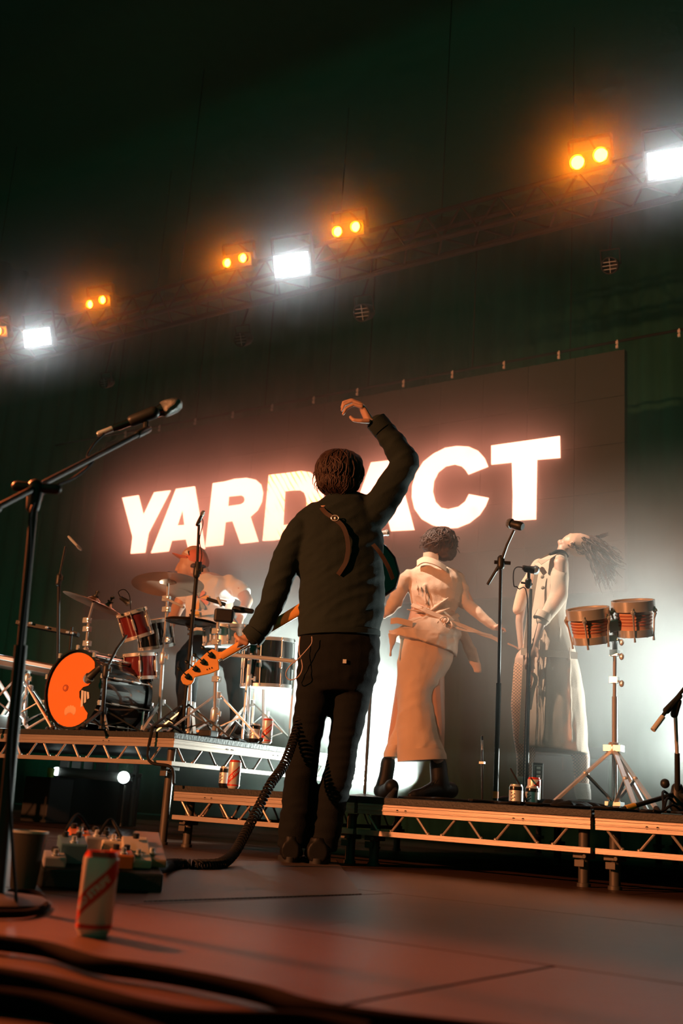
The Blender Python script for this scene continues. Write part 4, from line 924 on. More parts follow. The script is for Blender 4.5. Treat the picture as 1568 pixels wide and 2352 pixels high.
def cymb(name,lab,c,n_,r,m,grp='cymbals of the kit'):
    c=Vector(c);n_=Vector(n_).normalized(); t=thing(name,lab,'cymbal',c,group=grp)
    mk('cymbal_plate',MB().lathe([(r,-.022),(r*.99,-.02),(r*.6,-.008),(r*.24,0),(r*.2,.012),(r*.1,.024),(.006,.027),(.006,.024),(r*.1,.021),(r*.2,.009),(r*.24,-.003),(r*.6,-.011)],c,n_,48,closed=True),m,t)
    mk('wing_nut',MB().lathe([(.02,.027),(.02,.036),(.006,.038),(.006,.055),(.012,.056),(.012,.066)],c,n_,14).box(c+n_*.06,(.035,.006,.014)),M['black'],t)
    return t
def tri(t,c,z0,hub,r0,ang,m,rr=.011,br=True,n=3,foot=True):
    """tripod: hub height above z0, foot radius r0"""
    c=Vector((c[0],c[1],0))
    for i in range(n):
        a=ang+2*PI*i/n; d=V(math.cos(a),math.sin(a),0); A=c+V(0,0,z0+hub)+d*.02; B=c+d*r0+V(0,0,z0+.014)
        lg=mk('leg',MB().bar(A,B,rr*1.7,rr*.8).bar(A.lerp(B,.5),c+V(0,0,z0+hub*.28)+d*.015,rr*1.3,rr*.6),m,t,smooth=0)
        if foot: mk('rubber_foot',MB().ell(B,.016,.016,.014,n=10,m=6),M['rubber'],lg)
    mk('collar',MB().lathe([(.02,z0+hub-.02),(.024,z0+hub-.018),(.024,z0+hub+.02),(.018,z0+hub+.024)],c,(0,0,1),14),m,t); mk('lower_collar',MB().lathe([(.018,z0+hub*.28-.02),(.018,z0+hub*.28+.02)],c,(0,0,1),14),m,t)
def stand(name,lab,foot,pts,z0,hub,r0,ang,m=None,cat='stand',rr=.012,pr_=None,grp=None):
    m=m or M['chrome']; foot=Vector(foot); t=thing(name,lab,cat,(foot.x,foot.y,z0),group=grp)
    P=[V(foot.x,foot.y,z0+hub*.15)]+[Vector(p) for p in pts]
    mk('pole',MB().tube(P[:2],rr,12),m,t)
    q=P[1]
    mk('clutch',MB().cap(q-V(0,0,.03),rr*1.7,q+V(0,0,.02),rr*1.7,10).tube([q,q+V(.045,-.01,0)],.006,6).box(q+V(.05,-.01,0),(.012,.008,.03)),M['black'] if m!=M['chrome'] else m,t)
    for a,b in zip(P[1:-1],P[2:]): mk('upper_tube',MB().tube([a,b],rr*.7,10),m,t)
    tri(t,foot,z0,hub,r0,ang,m)
    return t
SG='chrome stands of the drum kit'
# toms and snare
dT=7.15
def at(x,y,d): return PD(x,y,d)
tv=(V(-.18,-.42,1)).normalized()
drum('rack_tom','small burgundy rack tom above the bass drum',at(302,1405,dT),tv,.095,.17,M['burg'],lugs=6)
drum('rack_tom','dark rack tom with a wide chrome rim right of the burgundy one',at(352,1425,dT+.25),(-.05,-.3,1),.12,.18,M['blackshell'],lugs=6)
drum('mid_tom','brown lacquered drum just above the bass drum shell',at(322,1503,dT+.12),(-.05,-.15,1),.11,.16,M['burg'],lugs=6)
sn=drum('snare_drum','chrome snare drum in front of the drummer',at(522,1440,7.2),(-.05,-.1,1),.15,.12,M['chrome'],lugs=8)
ft=drum('floor_tom','black floor tom behind the hand on the bass neck',at(617,1470,7.1),(0,-.06,1),.165,.3,M['blackshell'],lugs=8)
c=at(617,1470,7.1)
for i in range(3):
    a=.5+i*2.1; q=V(c.x+.18*math.cos(a),c.y+.18*math.sin(a),0); mk('leg',MB().tube([q+V(0,0,c.z-.12),q+V(0,0,RTOP+.02),q+V(.03*math.cos(a),.03*math.sin(a),RTOP+.006)],.008,8),M['chrome'],ft)
# cymbals
c1=at(215,1380,7.05); c2=at(386,1336,7.2); c3=at(440,1424,7.0)
cymb('crash_cymbal','bronze crash cymbal tilted steeply at the left of the kit',c1,F.h*.31+V(0,0,1)+F.n*.02,.20,M['brass'])
cymb('ride_cymbal','large bronze ride cymbal in front of the drummer face',c2,F.h*-.05+V(0,0,1)+F.n*.16,.235,M['brass'])
cymb('hi_hat_cymbal','dark hi-hat cymbal below the ride, across the white tee',c3,F.h*.03+V(0,0,1)-F.n*.02,.165,M['darkcym'])
cymb('hi_hat_cymbal','lower dark cymbal of the hi-hat pair',c3-V(0,0,.03),V(0,0,-1)-F.h*.03,.165,M['darkcym'])
cymb('splash_cymbal','small cymbal under the tilted crash',at(248,1392,7.15),F.h*.4+V(0,0,1),.11,M['brass'])
def fo(x,d): return gp(x,d,RTOP)
def clampk(parent,p,m=None): mk('memory_lock',MB().box(p,(.05,.035,.035)).tube([p,p+V(.04,-.03,.0)],.006,6).ell(p+V(.045,-.035,0),.011,n=8,m=5),m or M['chrome'],parent,smooth=0,bevel=.004)
s=stand('cymbal_stand','chrome cymbal stand under the tilted crash cymbal',fo(192,7.15),[at(196,1500,7.15),at(204,1420,7.12),c1-V(0,0,.01)],RTOP,.2,.26,.3,grp=SG)
for y in (1425,1445,1478): clampk(s,at(200,y,7.13))
s=stand('cymbal_stand','chrome cymbal stand under the large ride cymbal',fo(362,7.2),[at(374,1510,7.2),at(384,1380,7.2),c2-V(0,0,.01)],RTOP,.24,.3,.9,grp=SG)
for y in (1375,1400,1470): clampk(s,at(382,y,7.2))
mk('arm',MB().tube([at(375,1372,7.2),at(422,1395,7.0)],.008,8),M['chrome'],s)
s=stand('hi_hat_stand','chrome hi-hat stand with a foot pedal',fo(432,7.0),[at(438,1520,7.0),c3-V(0,0,.01)],RTOP,.22,.26,1.4,grp=SG)
s=stand('pad_stand','thick silver tripod stand holding the electronic pad',fo(491,6.75),[at(493,1640,6.75),at(497,1480,6.75),at(503,1402,6.75)],RTOP,.27,.33,.15,grp=SG,rr=.016)
for y in (1450,1475,1560): clampk(s,at(497,y,6.75))
s=stand('mic_boom_stand','thin silver stand right of the silver tripod, by the two cans',fo(567,6.9),[at(572,1560,6.9),at(577,1500,6.9)],RTOP,.25,.3,.6,grp=SG)
mk('cross_bar',MB().tube([at(520,1503,6.85),at(676,1519,6.5)],.013,10),M['chrome'],s)
s=stand('cymbal_stand','low silver stand at the back of the riser behind the guitarist',fo(604,7.3),[at(606,1540,7.3),at(610,1490,7.3)],RTOP,.22,.28,1.2,grp=SG)
s=stand('tom_stand','low chrome tom stand between bass drum and ride stand',fo(335,7.25),[at(340,1560,7.25),at(338,1500,7.25)],RTOP,.22,.25,.1,grp=SG)
# electronic pad with clamp
t=thing('electronic_pad','small black electronic drum pad in front of the white tee','drum pad',at(514,1414,6.75))
x,d,z=frame_for(at(514,1414,6.75),CAM); R=Matrix((x,d,z)).transposed()
mk('pad_frame',MB().box(at(514,1414,6.75),(.12,.03,.085),R),M['black'],t,smooth=0,bevel=.015)
mk('pad_face',MB().box(at(514,1414,6.75)+d*.018,(.095,.006,.062),R),M['rubber'],t,smooth=0,bevel=.008)
t=thing('tambourine_clamp','black and chrome percussion clamp above the pad','clamp',at(496,1382,6.75))
mk('clamp_body',MB().bar(at(474,1375,6.75),at(518,1389,6.75),.03,.02),M['black'],t,smooth=0,bevel=.005)
mk('clamp_screw',MB().tube([at(500,1372,6.75),at(508,1392,6.72)],.009,8).tube([at(505,1378,6.7),at(520,1381,6.66)],.005,6),M['chrome'],t)
t=thing('rim_mic','short black mic clipped to the rim beside the drummer arm','microphone',at(560,1401,6.9))
mk('mic_body',MB().cap(at(540,1399,6.9),.022,at(578,1404,6.9),.016),M['black'],t); mk('clip',MB().tube([at(540,1400,6.9),at(536,1418,6.95),at(545,1430,7.0)],.006,6),M['chrome'],t)
# overhead mic stand in front of the kit
def mic(name,lab,a,b,r1,r2,m=None,grp=None):
    a=Vector(a);b=Vector(b);d=(b-a).normalized(); t=thing(name,lab,'microphone',a,group=grp)
    L_=(b-a).length
    mk('mic_body',MB().lathe([(r2*.75,0),(r2*.95,L_*.08),(r2,L_*.3),(r1*.8,L_*.66),(r1*.95,L_*.7)],a,d,18),m or M['black'],t)
    mk('grille',MB().lathe([(r1*.95,L_*.7),(r1*1.05,L_*.71),(r1,L_*.85),(r1*.8,L_*.95),(r1*.45,L_),(1e-4,L_*1.01)],a,d,18),M['grille'],t)
    return t
M['grille']=mat('steel_mesh',(.3,.31,.3),.35,.9,.5,300,bump=.6,bscale=500)
s=stand('overhead_mic_stand','tall black mic stand rising over the kit, in front of the drummer',fo(418,6.7),[at(452,1310,6.7),at(457,1195,6.7)],RTOP,.2,.3,.5,m=M['black'],grp='black mic stands on the riser')
mk('sleeve',MB().tube([at(454,1318,6.7),at(456,1290,6.7)],.021,12),M['black'],s)
mk('cable',MB().tube(spline([at(459,1185,6.7),at(466,1200,6.7),at(458,1240,6.69),at(463,1275,6.69),at(455,1320,6.69),at(448,1400,6.69)],5),.003,5),M['cable'],s)
mic('overhead_microphone','slim microphone on top of the tall stand over the kit',at(452,1208,6.7),at(468,1173,6.68),.013,.012)
s=stand('bass_drum_mic_stand','short black boom stand in front of the bass drum',fo(232,6.6),[at(243,1540,6.6),at(268,1490,6.75),at(290,1460,6.9)],RTOP,.12,.24,.9,m=M['black'],grp='black mic stands on the riser')
mic('bass_drum_microphone','black microphone at the right edge of the orange head',at(232,1530,6.7),at(196,1565,6.75),.03,.02)
mic('tom_microphone','stubby black microphone above the burgundy tom',at(276,1372,7.0),at(300,1388,7.02),.022,.014)
mk('tom_mic_cable',MB().tube(spline([at(277,1372,7),at(272,1360,7),at(285,1354,7),at(297,1368,7),at(300,1400,7)],5),.003,5),M['cable'],label='thin cable looping from the microphone on the burgundy tom',cat='cable')
s=stand('far_mic_stand','dark stand far left with a slim hanging microphone',fo(130,7.4),[at(135,1330,7.4),at(150,1255,7.4)],RTOP,.2,.28,.2,m=M['black'],grp='black mic stands on the riser')
mic('hanging_microphone','slim silver microphone hanging at a slant far left',at(157,1232,7.4),at(187,1264,7.3),.011,.01,M['chrome'])
# kick pedal and cables on the riser
t=thing('kick_pedal','chrome kick drum pedal behind the bass drum','pedal',gp(330,7.15,RTOP))
q=gp(330,7.15,RTOP)
mk('footboard',MB().bar(q+V(0,-.1,.02),q+V(.02,.18,.07),.08,.012),M['chrome'],t,smooth=0,bevel=.003); mk('beater',MB().tube([q+V(-.05,-.1,.03),q+V(-.05,-.12,.22)],.006,6).ell(q+V(-.05,-.13,.23),.03),M['chrome'],t); mk('frame',MB().tube([q+V(-.09,-.1,.01),q+V(-.09,-.1,.16),q+V(.07,-.1,.16),q+V(.07,-.1,.01)],.008,6),M['chrome'],t)
def cablef(name,lab,pts,r=.005,m=None,grp=None,cat='cable',n=7):
    o=mk(name,MB().tube(spline(pts,6),r,n),m or M['cable'],label=lab,cat=cat,group=grp); return o
rnd=random.Random(12)
for i in range(7):
    x=300+i*28; pts=[]
    for j in range(7): 
        p=gp(x+rnd.uniform(-25,45)+j*12,6.45+rnd.uniform(0,.5),RTOP); p.z=RTOP+.006+.012*rnd.random(); pts.append(p)
    cablef('riser_cable','tangled black cable on the drum riser, '+['nearest the bass drum','under the small toms','by the hi-hat foot','left of the silver tripod','round the silver tripod feet','right of the silver tripod','by the riser cans'][i],pts,.0055,grp='tangled cables on the riser')
edge=[gp(418,6.5,RTOP+.02),PX(392,1668,-4.42),V(-4.5,4.72,RTOP+.03),V(-4.47,4.665,RTOP+.0),V(-4.46,4.655,.45),PY(393,1762,4.65),PY(399,1800,4.63)]
cablef('hanging_cable','black cable hanging over the front corner of the drum riser',edge,.009)
t=thing('power_adapter','small grey box with a red light among the cables on the riser','adapter',gp(478,6.45,RTOP)); q=gp(478,6.45,RTOP)
mk('adapter_body',MB().box(q+V(0,0,.02),(.09,.07,.035)),M['black'],t,smooth=0,bevel=.005); mk('red_light',MB().ell(q+V(-.05,-.04,.03),.007),mat('red_led',(.9,.1,.05),.4,emit=(1,.12,.03),estr=2.5),t)
# ---------------------------------------------------------------- drink cans
M['canwhite']=mat('white_can_print',(.8,.76,.7),.3,.2,.05); M['canred']=mat('red_can_print',(.75,.06,.03),.3,.2,.05); M['cansilver']=mat('can_aluminium',(.8,.8,.78),.4,.6,.05); M['candark']=mat('dark_can_print',(.03,.03,.03),.2,.5)
def wrapt(txt,size,r,ang0,z0,slope,proto):
    cu=bpy.data.curves.new('lettering','FONT'); cu.body=txt; cu.size=size; cu.offset=.0006; cu.align_x='CENTER'; cu.align_y='CENTER'
    ob=bpy.data.objects.new('tmp',cu); COL.objects.link(ob); bpy.context.view_layer.update()
    me=bpy.data.meshes.new_from_object(ob.evaluated_get(bpy.context.evaluated_depsgraph_get())); bpy.data.objects.remove(ob)
    for v in me.vertices:
        x,y=v.co.x,v.co.y; X=x*math.cos(slope)-y*math.sin(slope); Y_=x*math.sin(slope)+y*math.cos(slope)
        a=ang0+X/r; v.co=(r*math.cos(a),r*math.sin(a),z0+Y_)
    me.materials.append(M['canwhite']); o=bpy.data.objects.new('lettering',me); link(o,proto); return o
def can(lab,loc,kind='stripe',h=.15,r=.033,rz=0,grp='striped drink cans'):
    t=thing('drink_can',lab,'drink can',loc,group=grp); t.rotation_euler=(0,0,rz)
    L_=dict(local=True)
    bm_=M['canwhite'] if kind=='stripe' else M['candark']
    mk('can_body',MB().lathe([(r*.78,0),(r*.84,.004),(r,.013),(r,h-.014),(r*.98,h-.011)],n=32),bm_,t,**L_)
    mk('can_rim',MB().lathe([(r*.98,h-.011),(r*.84,h-.002),(r*.84,h),(r*.8,h),(r*.79,h-.005),(1e-4,h-.005)],n=32),M['canred'] if kind=='stripe' else M['cansilver'],t,**L_)
    mk('pull_tab',MB().box((.006,0,h-.003),(.02,.012,.0015)).lathe([(.004,h-.004),(.004,h-.001)],(0,0,0),n=10),M['cansilver'],t,smooth=0,**L_)
    if kind=='stripe':
        # diagonal red band wrapped round the can
        vs=[];fs=[];n=40;rr=r+.0004
        for i in range(n+1):
            a=-1.9+3.8*i/n; zc_=h*.5+(a*r)*.95
            for w_ in (-.02,.02): vs.append((rr*math.cos(a-PI/2),rr*math.sin(a-PI/2),min(max(zc_+w_,.014),h-.014)))
        for i in range(n): fs.append((2*i,2*i+2,2*i+3,2*i+1))
        mk('red_stripe',MB().add(vs,fs),M['canred'],t,local=True)
        wrapt('RED STRIPE',.017,r+.0009,-PI/2,h*.5,math.atan(.95),t)
        mk('bottom_band',MB().lathe([(r+.0004,.014),(r+.0004,.022)],n=32),M['canred'],t,local=True)
    else:
        mk('label_band',MB().lathe([(r+.0004,h*.22),(r+.0004,h*.72)],n=32),M['cansilver'],t,local=True)
        for i in range(7): mk('label_mark',MB().box((( r+.001)*math.cos(-PI/2+.2*(i%3-1)),(r+.001)*math.sin(-PI/2+.2*(i%3-1)),h*(.3+.05*i)),(.006,.002,.004)),M['candark'],t,smooth=0,local=True)
    return t
facecam=lambda p: math.atan2(CAM.y-p[1],CAM.x-p[0])+PI/2
p=PZ(213,2149,0); can('blurred white and red drink can standing on the floor in the left foreground',p,rz=facecam(p)-.35)
p=gp(535,5.95,DT); can('white can with a red diagonal band on the low deck left of the guitarist',p,rz=facecam(p))
p=gp(514,6.02,DT); can('small dark can beside the white can on the low deck',p,'dark',.115,.031,grp='dark drink cans')
p=gp(611,6.75,RTOP); can('white can with a red diagonal band on the edge of the drum riser',p,rz=facecam(p))
p=gp(583,6.75,RTOP); can('dark can with a silver label beside the white can on the drum riser',p,'dark',.115,.033,grp='dark drink cans')
p=gp(1225,5.55,DT); can('white and red can behind the two dark cans at the feet of the trench-coat woman',p,rz=facecam(p)-.5)
p=gp(1184,5.25,DT); can('left dark can at the feet of the trench-coat woman',p,'dark',.1,.033,grp='dark drink cans')
p=gp(1221,5.35,DT); can('right dark can at the feet of the trench-coat woman',p,'dark',.1,.033,grp='dark drink cans')
# plastic cup, near left
M['cup']=mat('smoky_plastic_cup',(.12,.09,.07),.25); M['cuprim']=mat('pale_cup_rim',(.85,.75,.65),.3)
p=PZ(52,2042,0); t=thing('plastic_cup','blurred dark plastic pint cup with a pale rim, far left foreground','cup',p)
mk('cup_wall',MB().lathe([(.03,.0),(.033,.002),(.046,.143),(.044,.143),(.031,.004)],p,(0,0,1),32,closed=True),M['cup'],t)
mk('cup_rim',MB().lathe([(.045,.141),(.049,.141),(.049,.147),(.045,.147)],p,(0,0,1),32,closed=True),M['cuprim'],t)
mk('drink',MB().lathe([(1e-4,.138),(.0435,.138)],p,(0,0,1),28),mat('pale_beer_foam',(.85,.72,.6),.5),t)
# ---------------------------------------------------------------- bongos and their stand
dB=5.45
def bongo(lab,top,bot,r):
    t=at(*top,dB); b_=at(*bot,dB); ax=(t-b_).normalized(); h=(t-b_).length
    g_=thing('bongo_drum',lab,'drum',b_,group='bongos on the right')
    wood=M['bongo']
    mk('shell',MB().lathe([(r*.78,.0),(r*.84,h*.5),(r*.9,h),(r*.86,h),(r*.74,.0)],b_,ax,36,closed=True),wood,g_)
    for i in range(4): hoop('shell_ridge',b_+ax*(h*(.32+.1*i)),ax,r*(.81+.015*i),.006,.003,M['bongored'],g_)
    hoop('hoop',t-ax*.014,ax,r*.95,.05,.009,M['chrome'],g_); hoop('hoop',b_+ax*.008,ax,r*.8,.036,.008,M['chrome'],g_)
    mk('drum_head',MB().lathe([(1e-4,.004),(r*.93,.003),(r*.97,-.008)],t,ax,32),M['drumhead'],g_)
    mk('shell_inside',MB().lathe([(1e-4,h*.9),(r*.75,.004)],b_,ax,32),M['drumhead'],g_)
    a=ax.cross(Vector((0,0,1))); 
    if a.length<.05: a=Vector((1,0,0))
    a.normalize(); c_=ax.cross(a)
    for i in range(5):
        th=2*PI*i/5+.5; d=a*math.cos(th)+c_*math.sin(th)
        mk('tension_lug',MB().tube([t+d*(r*1.03)-ax*.02,t+d*(r*1.08)-ax*.05,t+d*(r*1.0)-ax*(h*.5),b_+d*(r*.92)+ax*.0,b_+d*(r*.9)-ax*.03],[.006,.007,.004,.004,.006],8).ell(t+d*(r*1.06)-ax*.04,.012,n=8,m=6),M['chrome'],g_)
    return g_
M['bongo']=mat('bongo_wood',(.85,.48,.32),.35,0,.12,3,coat=.3,stretch=(1,1,8)); M['bongored']=mat('bongo_ridge',(.5,.16,.08),.4)
bongo('left bongo, lower of the pair, chrome rims over orange wood',(1349,1402),(1357,1472),.102)
bongo('right bongo, higher of the pair, chrome rims over orange wood',(1453,1384),(1458,1456),.102)
ft_=gp(1411,dB,DT)
s=thing('percussion_stand','chrome double-braced tripod stand carrying the two bongos','stand',ft_)
mk('pole',MB().tube([ft_+V(0,0,.03),at(1411,1600,dB)],.0135,12),M['chrome'],s); mk('upper_tube',MB().tube([at(1411,1605,dB),at(1412,1440,dB)],.0095,12),M['chrome'],s)
mk('bongo_bracket',MB().bar(at(1395,1440,dB),at(1428,1432,dB),.06,.04,up=FW).tube([at(1412,1440,dB),at(1412,1500,dB)],.013,10),M['chrome'],s,smooth=0,bevel=.005)
for y in (1467,1500,1562): mk('wing_screw',MB().box(at(1411,y,dB),(.04,.035,.03)).tube([at(1411,y,dB),at(1424,y+4,dB-.03)],.006,6).ell(at(1427,y+8,dB-.03),.013,.006,.018,n=10,m=6),M['chrome'],s,smooth=50)
hub=at(1409,1719,dB); low=ft_+V(0,0,.045)
mk('hub',MB().lathe([(.022,-.03),(.026,-.025),(.026,.025),(.02,.03)],hub,(0,0,1),16).box(hub,(.09,.05,.03)),M['chrome'],s,smooth=50)
mk('lower_collar',MB().lathe([(.024,-.02),(.028,-.015),(.028,.015),(.02,.02)],low,(0,0,1),16).box(low,(.08,.06,.02)),M['chrome'],s,smooth=50)
def gpt(x,d): q=gp(x,d,DT); q.z=DT+.014; return q
for i,(fx,fd,t_) in enumerate([(1262,5.25,.45),(1512,5.0,.5),(1462,4.95,.52),(1490,5.8,.5)]):
    foot=gpt(fx,fd); A=hub+(foot-hub)*.06; mid=hub.lerp(foot,t_)
    lg=mk('leg',MB().bar(A,foot,.02,.013).bar(mid,low,.015,.009).ell(mid,.014,n=10,m=6),M['chrome'],s,smooth=0)
    mk('rubber_foot',MB().cap(foot+(hub-foot)*.04,.015,foot,.013,10),M['rubber'],lg)
# ---------------------------------------------------------------- mic stands on the low deck
MG='black mic stands on the low deck'
ft_=gp(1137,5.8,DT); t=thing('mic_stand','black boom mic stand between the two women','stand',ft_,group=MG)
e=at(1150,1292,5.8)
mk('pole',MB().tube([ft_+V(0,0,.02),V(ft_.x,ft_.y,at(1142,1560,5.8).z)],.014,12),M['black'],t); mk('upper_tube',MB().tube([V(ft_.x,ft_.y,at(1142,1565,5.8).z),e],.009,10),M['black'],t)
mk('clutch',MB().cap(e-V(0,0,.02),.02,e+V(0,0,.02),.02,10).tube([e-F.h*.035,e+F.h*.05],.01,8),M['black'],t)
mk('boom',MB().tube([at(1180,1218,5.75),at(1164,1252,5.78),e,at(1120,1342,5.85)],[.007,.008,.009,.009],8),M['black'],t)
mk('base_plate',MB().lathe([(.14,0),(.14,.012),(.12,.02),(.02,.028)],ft_,(0,0,1),32),M['black'],t)
mk('orange_tape',MB().lathe([(.0155,0),(.0155,.035)],ft_+V(0,0,.04),(0,0,1),12),M['bdhead'],t)
mic('large_microphone','wide black microphone at the top of the boom between the women',at(1200,1210,5.72),at(1164,1200,5.78),.026,.024,grp=None)
ft_=gp(1208,5.95,DT); t=thing('mic_stand','straight black mic stand in front of the trench coat','stand',ft_,group=MG)
e=at(1214,1325,5.95); mk('pole',MB().tube([ft_+V(0,0,.02),V(ft_.x,ft_.y,e.z)],.009,10),M['black'],t); mk('clutch',MB().cap(at(1213,1345,5.95),.018,at(1213,1335,5.95),.018,10).tube([at(1196,1338,5.95),at(1222,1342,5.95)],.006,6),M['black'],t)
mk('base_plate',MB().lathe([(.13,0),(.13,.012),(.11,.02),(.02,.028)],ft_,(0,0,1),32),M['black'],t)
mic('vocal_microphone','black vocal microphone lying level in front of the trench coat collar',at(1199,1303,5.93),at(1238,1311,5.93),.024,.014)
mk('mic_clip',MB().cap(at(1207,1307,5.93),.017,at(1222,1310,5.93),.018).tube([at(1214,1312,5.94),at(1214,1328,5.95)],.009,8),M['black'],t)
cablef('mic_cable','thin cable curving down from the level vocal microphone',[at(1199,1303,5.93),at(1186,1303,5.93),at(1179,1315,5.93),at(1180,1345,5.93),at(1190,1352,5.93),at(1212,1400,5.96),gp(1200,5.9,DT+.01)],.003)
ft_=gp(1107,6.3,DT); t=thing('mic_stand','thin dark stand with a bright joint beside the singer boots','stand',ft_,group=MG)
mk('pole',MB().tube([ft_,at(1107,1690,6.3)],.006,8),M['black'],t); mk('joint',MB().tube([at(1107,1722,6.28),at(1107,1700,6.28)],.006,8),M['chrome'],t); mk('joint',MB().box(at(1107,1752,6.28),(.03,.02,.012)),M['chrome'],t,smooth=0)
mk('base_plate',MB().lathe([(.09,0),(.09,.01),(.02,.02)],ft_,(0,0,1),28),M['black'],t)
# small steel mic seen beside the guitarist
mic('far_microphone','small silver microphone head beside the guitarist right side',at(872,1226,6.9),at(894,1223,6.9),.022,.016,M['chrome'])
q=at(872,1226,6.9); t=thing('mic_stand','mic stand hidden behind the guitarist, only its mic peeking out','stand',V(q.x,q.y,DT),group=MG)
mk('pole',MB().tube([V(q.x,q.y,DT+.01),V(q.x,q.y,q.z-.02)],.01,8),M['black'],t); mk('base_plate',MB().lathe([(.13,0),(.13,.012),(.02,.028)],V(q.x,q.y,DT),(0,0,1),32),M['black'],t)
# tripod mic stand at the right edge
ft_=gp(1556,4.98,DT); t=thing('mic_stand','black tripod mic stand at the right edge, boom folded down','stand',ft_,group=MG)
top=at(1549,1612,4.98)
mk('pole',MB().tube([ft_+V(0,0,.06),at(1555,1730,4.98)],.0125,12),M['black'],t); mk('upper_tube',MB().tube([at(1555,1735,4.98),top],.009,12),M['chrome'],t)
mk('clutch',MB().cap(at(1548,1640,4.98),.018,at(1556,1612,4.98),.018,10).cap(at(1530,1632,4.96),.016,at(1560,1600,4.98),.014,10),M['black'],t)
mk('boom',MB().tube([at(1500,1676,4.9),at(1530,1632,4.95),at(1580,1570,5.0)],.0085,10),M['black'],t)
mk('boom_end',MB().tube([at(1499,1677,4.9),at(1522,1646,4.93)],.0125,10),M['white'],t,label='white tape wrapped round the end of the boom')
mk('hub',MB().cap(ft_+V(0,0,.05),.04,ft_+V(0,0,.12),.028,14).ell(ft_+V(-.05,-.02,.14),.022,n=12,m=8),M['black'],t)
for fx,fd in ((1432,4.86),(1640,4.7),(1600,5.3)):
    foot=gpt(fx,fd); lg=mk('leg',MB().tube([ft_+V(0,0,.1),foot],.011,10),M['black'],t)
    mk('leg_tape',MB().tube([foot+(ft_-foot)*.03+V(0,0,.003),foot+(ft_-foot)*.2+V(0,0,.02)],.0135,10),M['yellow'] if 'yellow' in M else M.setdefault('yellow',mat('yellow_tape',(.85,.5,.08),.5)),lg)
for i in range(3): cablef('deck_cable','black cable curling round the right tripod foot, '+['lowest loop','middle loop','highest loop'][i],[gpt(1568,4.9+.1*i),gpt(1545-10*i,4.84+.05*i)+V(0,0,.03+.03*i),gpt(1520,4.82),gpt(1500-14*i,4.8+.02*i)],.006,grp='cables by the right tripod')
# flight case behind the trench coat with a switch panel
q=gp(1288,7.1,DT); t=thing('flight_case','black road case with a latch behind the fishnet legs','case',q)
R=Matrix((F.h,F.n,F.z)).transposed()
mk('case_body',MB().box(q+V(0,0,.18),(.52,.4,.34),R),M['black'],t,smooth=0,bevel=.01); mk('case_lid',MB().box(q+V(0,0,.385),(.53,.41,.06),R),M['black'],t,smooth=0,bevel=.008)
mk('lid_strip',MB().box(q+V(0,0,.355)-F.n*.206,(.53,.008,.012),R),M['black'],t,smooth=0); mk('latch',MB().box(q+V(0,0,.3)-F.n*.205,(.08,.015,.09),R),M['black'],t,smooth=0,bevel=.006)
for s_ in (-1,1): mk('corner_cap',MB().ell(q+V(0,0,.41)-F.n*.2+F.h*s_*.26,.02),M['chrome'],t)
for i in range(4): mk('caster',MB().ell(q+V(0,0,.012)+F.h*(.2 if i%2 else -.2)+F.n*(.15 if i>1 else -.15),.02,.012,.012),M['rubber'],t)
q=at(1234,1774,6.0); pz=gp(1234,6.0,DT); t=thing('switch_box','small upright box with three white switches, beside the front sock','switch box',pz)
hh_=q.z-pz.z
mk('box_body',MB().box(V(q.x,q.y,DT+(hh_+.05)/2),(.055,.04,hh_+.05),R),M['black'],t,smooth=0,bevel=.004)
mk('face_frame',MB().box(q-F.n*.021,(.046,.002,.074),R),M['white'],t,smooth=0); mk('face_plate',MB().box(q-F.n*.0225,(.04,.002,.068),R),M['black'],t,smooth=0)
for i in (-1,0,1): mk('switch',MB().box(q-F.n*.026+V(0,0,i*.022),(.022,.006,.015),R),M['white'],t,smooth=0,bevel=.002)
# black cloth and cables in front of the feet
rnd=random.Random(5)
b=MB()
for i in range(14): b.ell(gp(1255+i*9+rnd.uniform(-4,4),5.2+rnd.uniform(-.15,.25),DT+.015),.05,.06,.022+.012*rnd.random(),n=10,m=6)
t=thing('black_cloth','crumpled black cloth lying at the front edge of the deck','cloth',gp(1310,5.3,DT)); blob('folded_cloth',b,M['trouser'],t,.01,3,folds(.01,(12,12,12),3))
for i in range(5):
    pts=[V(PY(900+i*110+j*38,1850,4.8).x,4.8+rnd.uniform(-.04,.25),DT+.008+.006*rnd.random()) for j in range(8)]
    cablef('deck_edge_cable','black cable along the front edge of the low decks, '+['by the trailing boot','under the front boot','under the tall mic stand','before the drink cans','under the bongo stand'][i],pts,.006,grp='cables along the deck edge')
cablef('monitor_cable','black cable hanging straight from the knee to the cans',[at(1172,1765,5.5),at(1186,1790,5.45),at(1198,1812,5.4),gp(1212,5.3,DT+.006)],.004)
# ---------------------------------------------------------------- near mic stand, left
ft_=PZ(-8,2082,0); t=thing('mic_stand','large blurred black boom mic stand at the left edge of the foreground','stand',ft_)
def up(x,y): d=ray(x,y); n=V(FW.x,FW.y,0).normalized(); k=(ft_-CAM).dot(n)/d.dot(n); return CAM+d*k
cl=up(82,1120); print('clutch at',prj(cl),prj(ft_))
mk('base_plate',MB().lathe([(.115,0),(.118,.012),(.1,.022),(.03,.03)],ft_,(0,0,1),36),M['black'],t)
mk('pole',MB().tube([ft_+V(0,0,.02),ft_.lerp(cl,.6)],.0145,14),M['black'],t); mk('upper_tube',MB().tube([ft_.lerp(cl,.58),cl],.0095,12),M['black'],t)
mk('clutch',MB().cap(cl-V(0,0,.05),.016,cl+V(0,0,.0),.021,12).cap(cl-F.h*.045,.013,cl+F.h*.05,.013,12),M['black'],t)
dcl=depth(cl); pcl=prj(cl); ox=pcl[0]-76; oy=pcl[1]-1120
tipd=dcl+.75
tip=PD(340,986,tipd); bdir=(tip-cl).normalized()
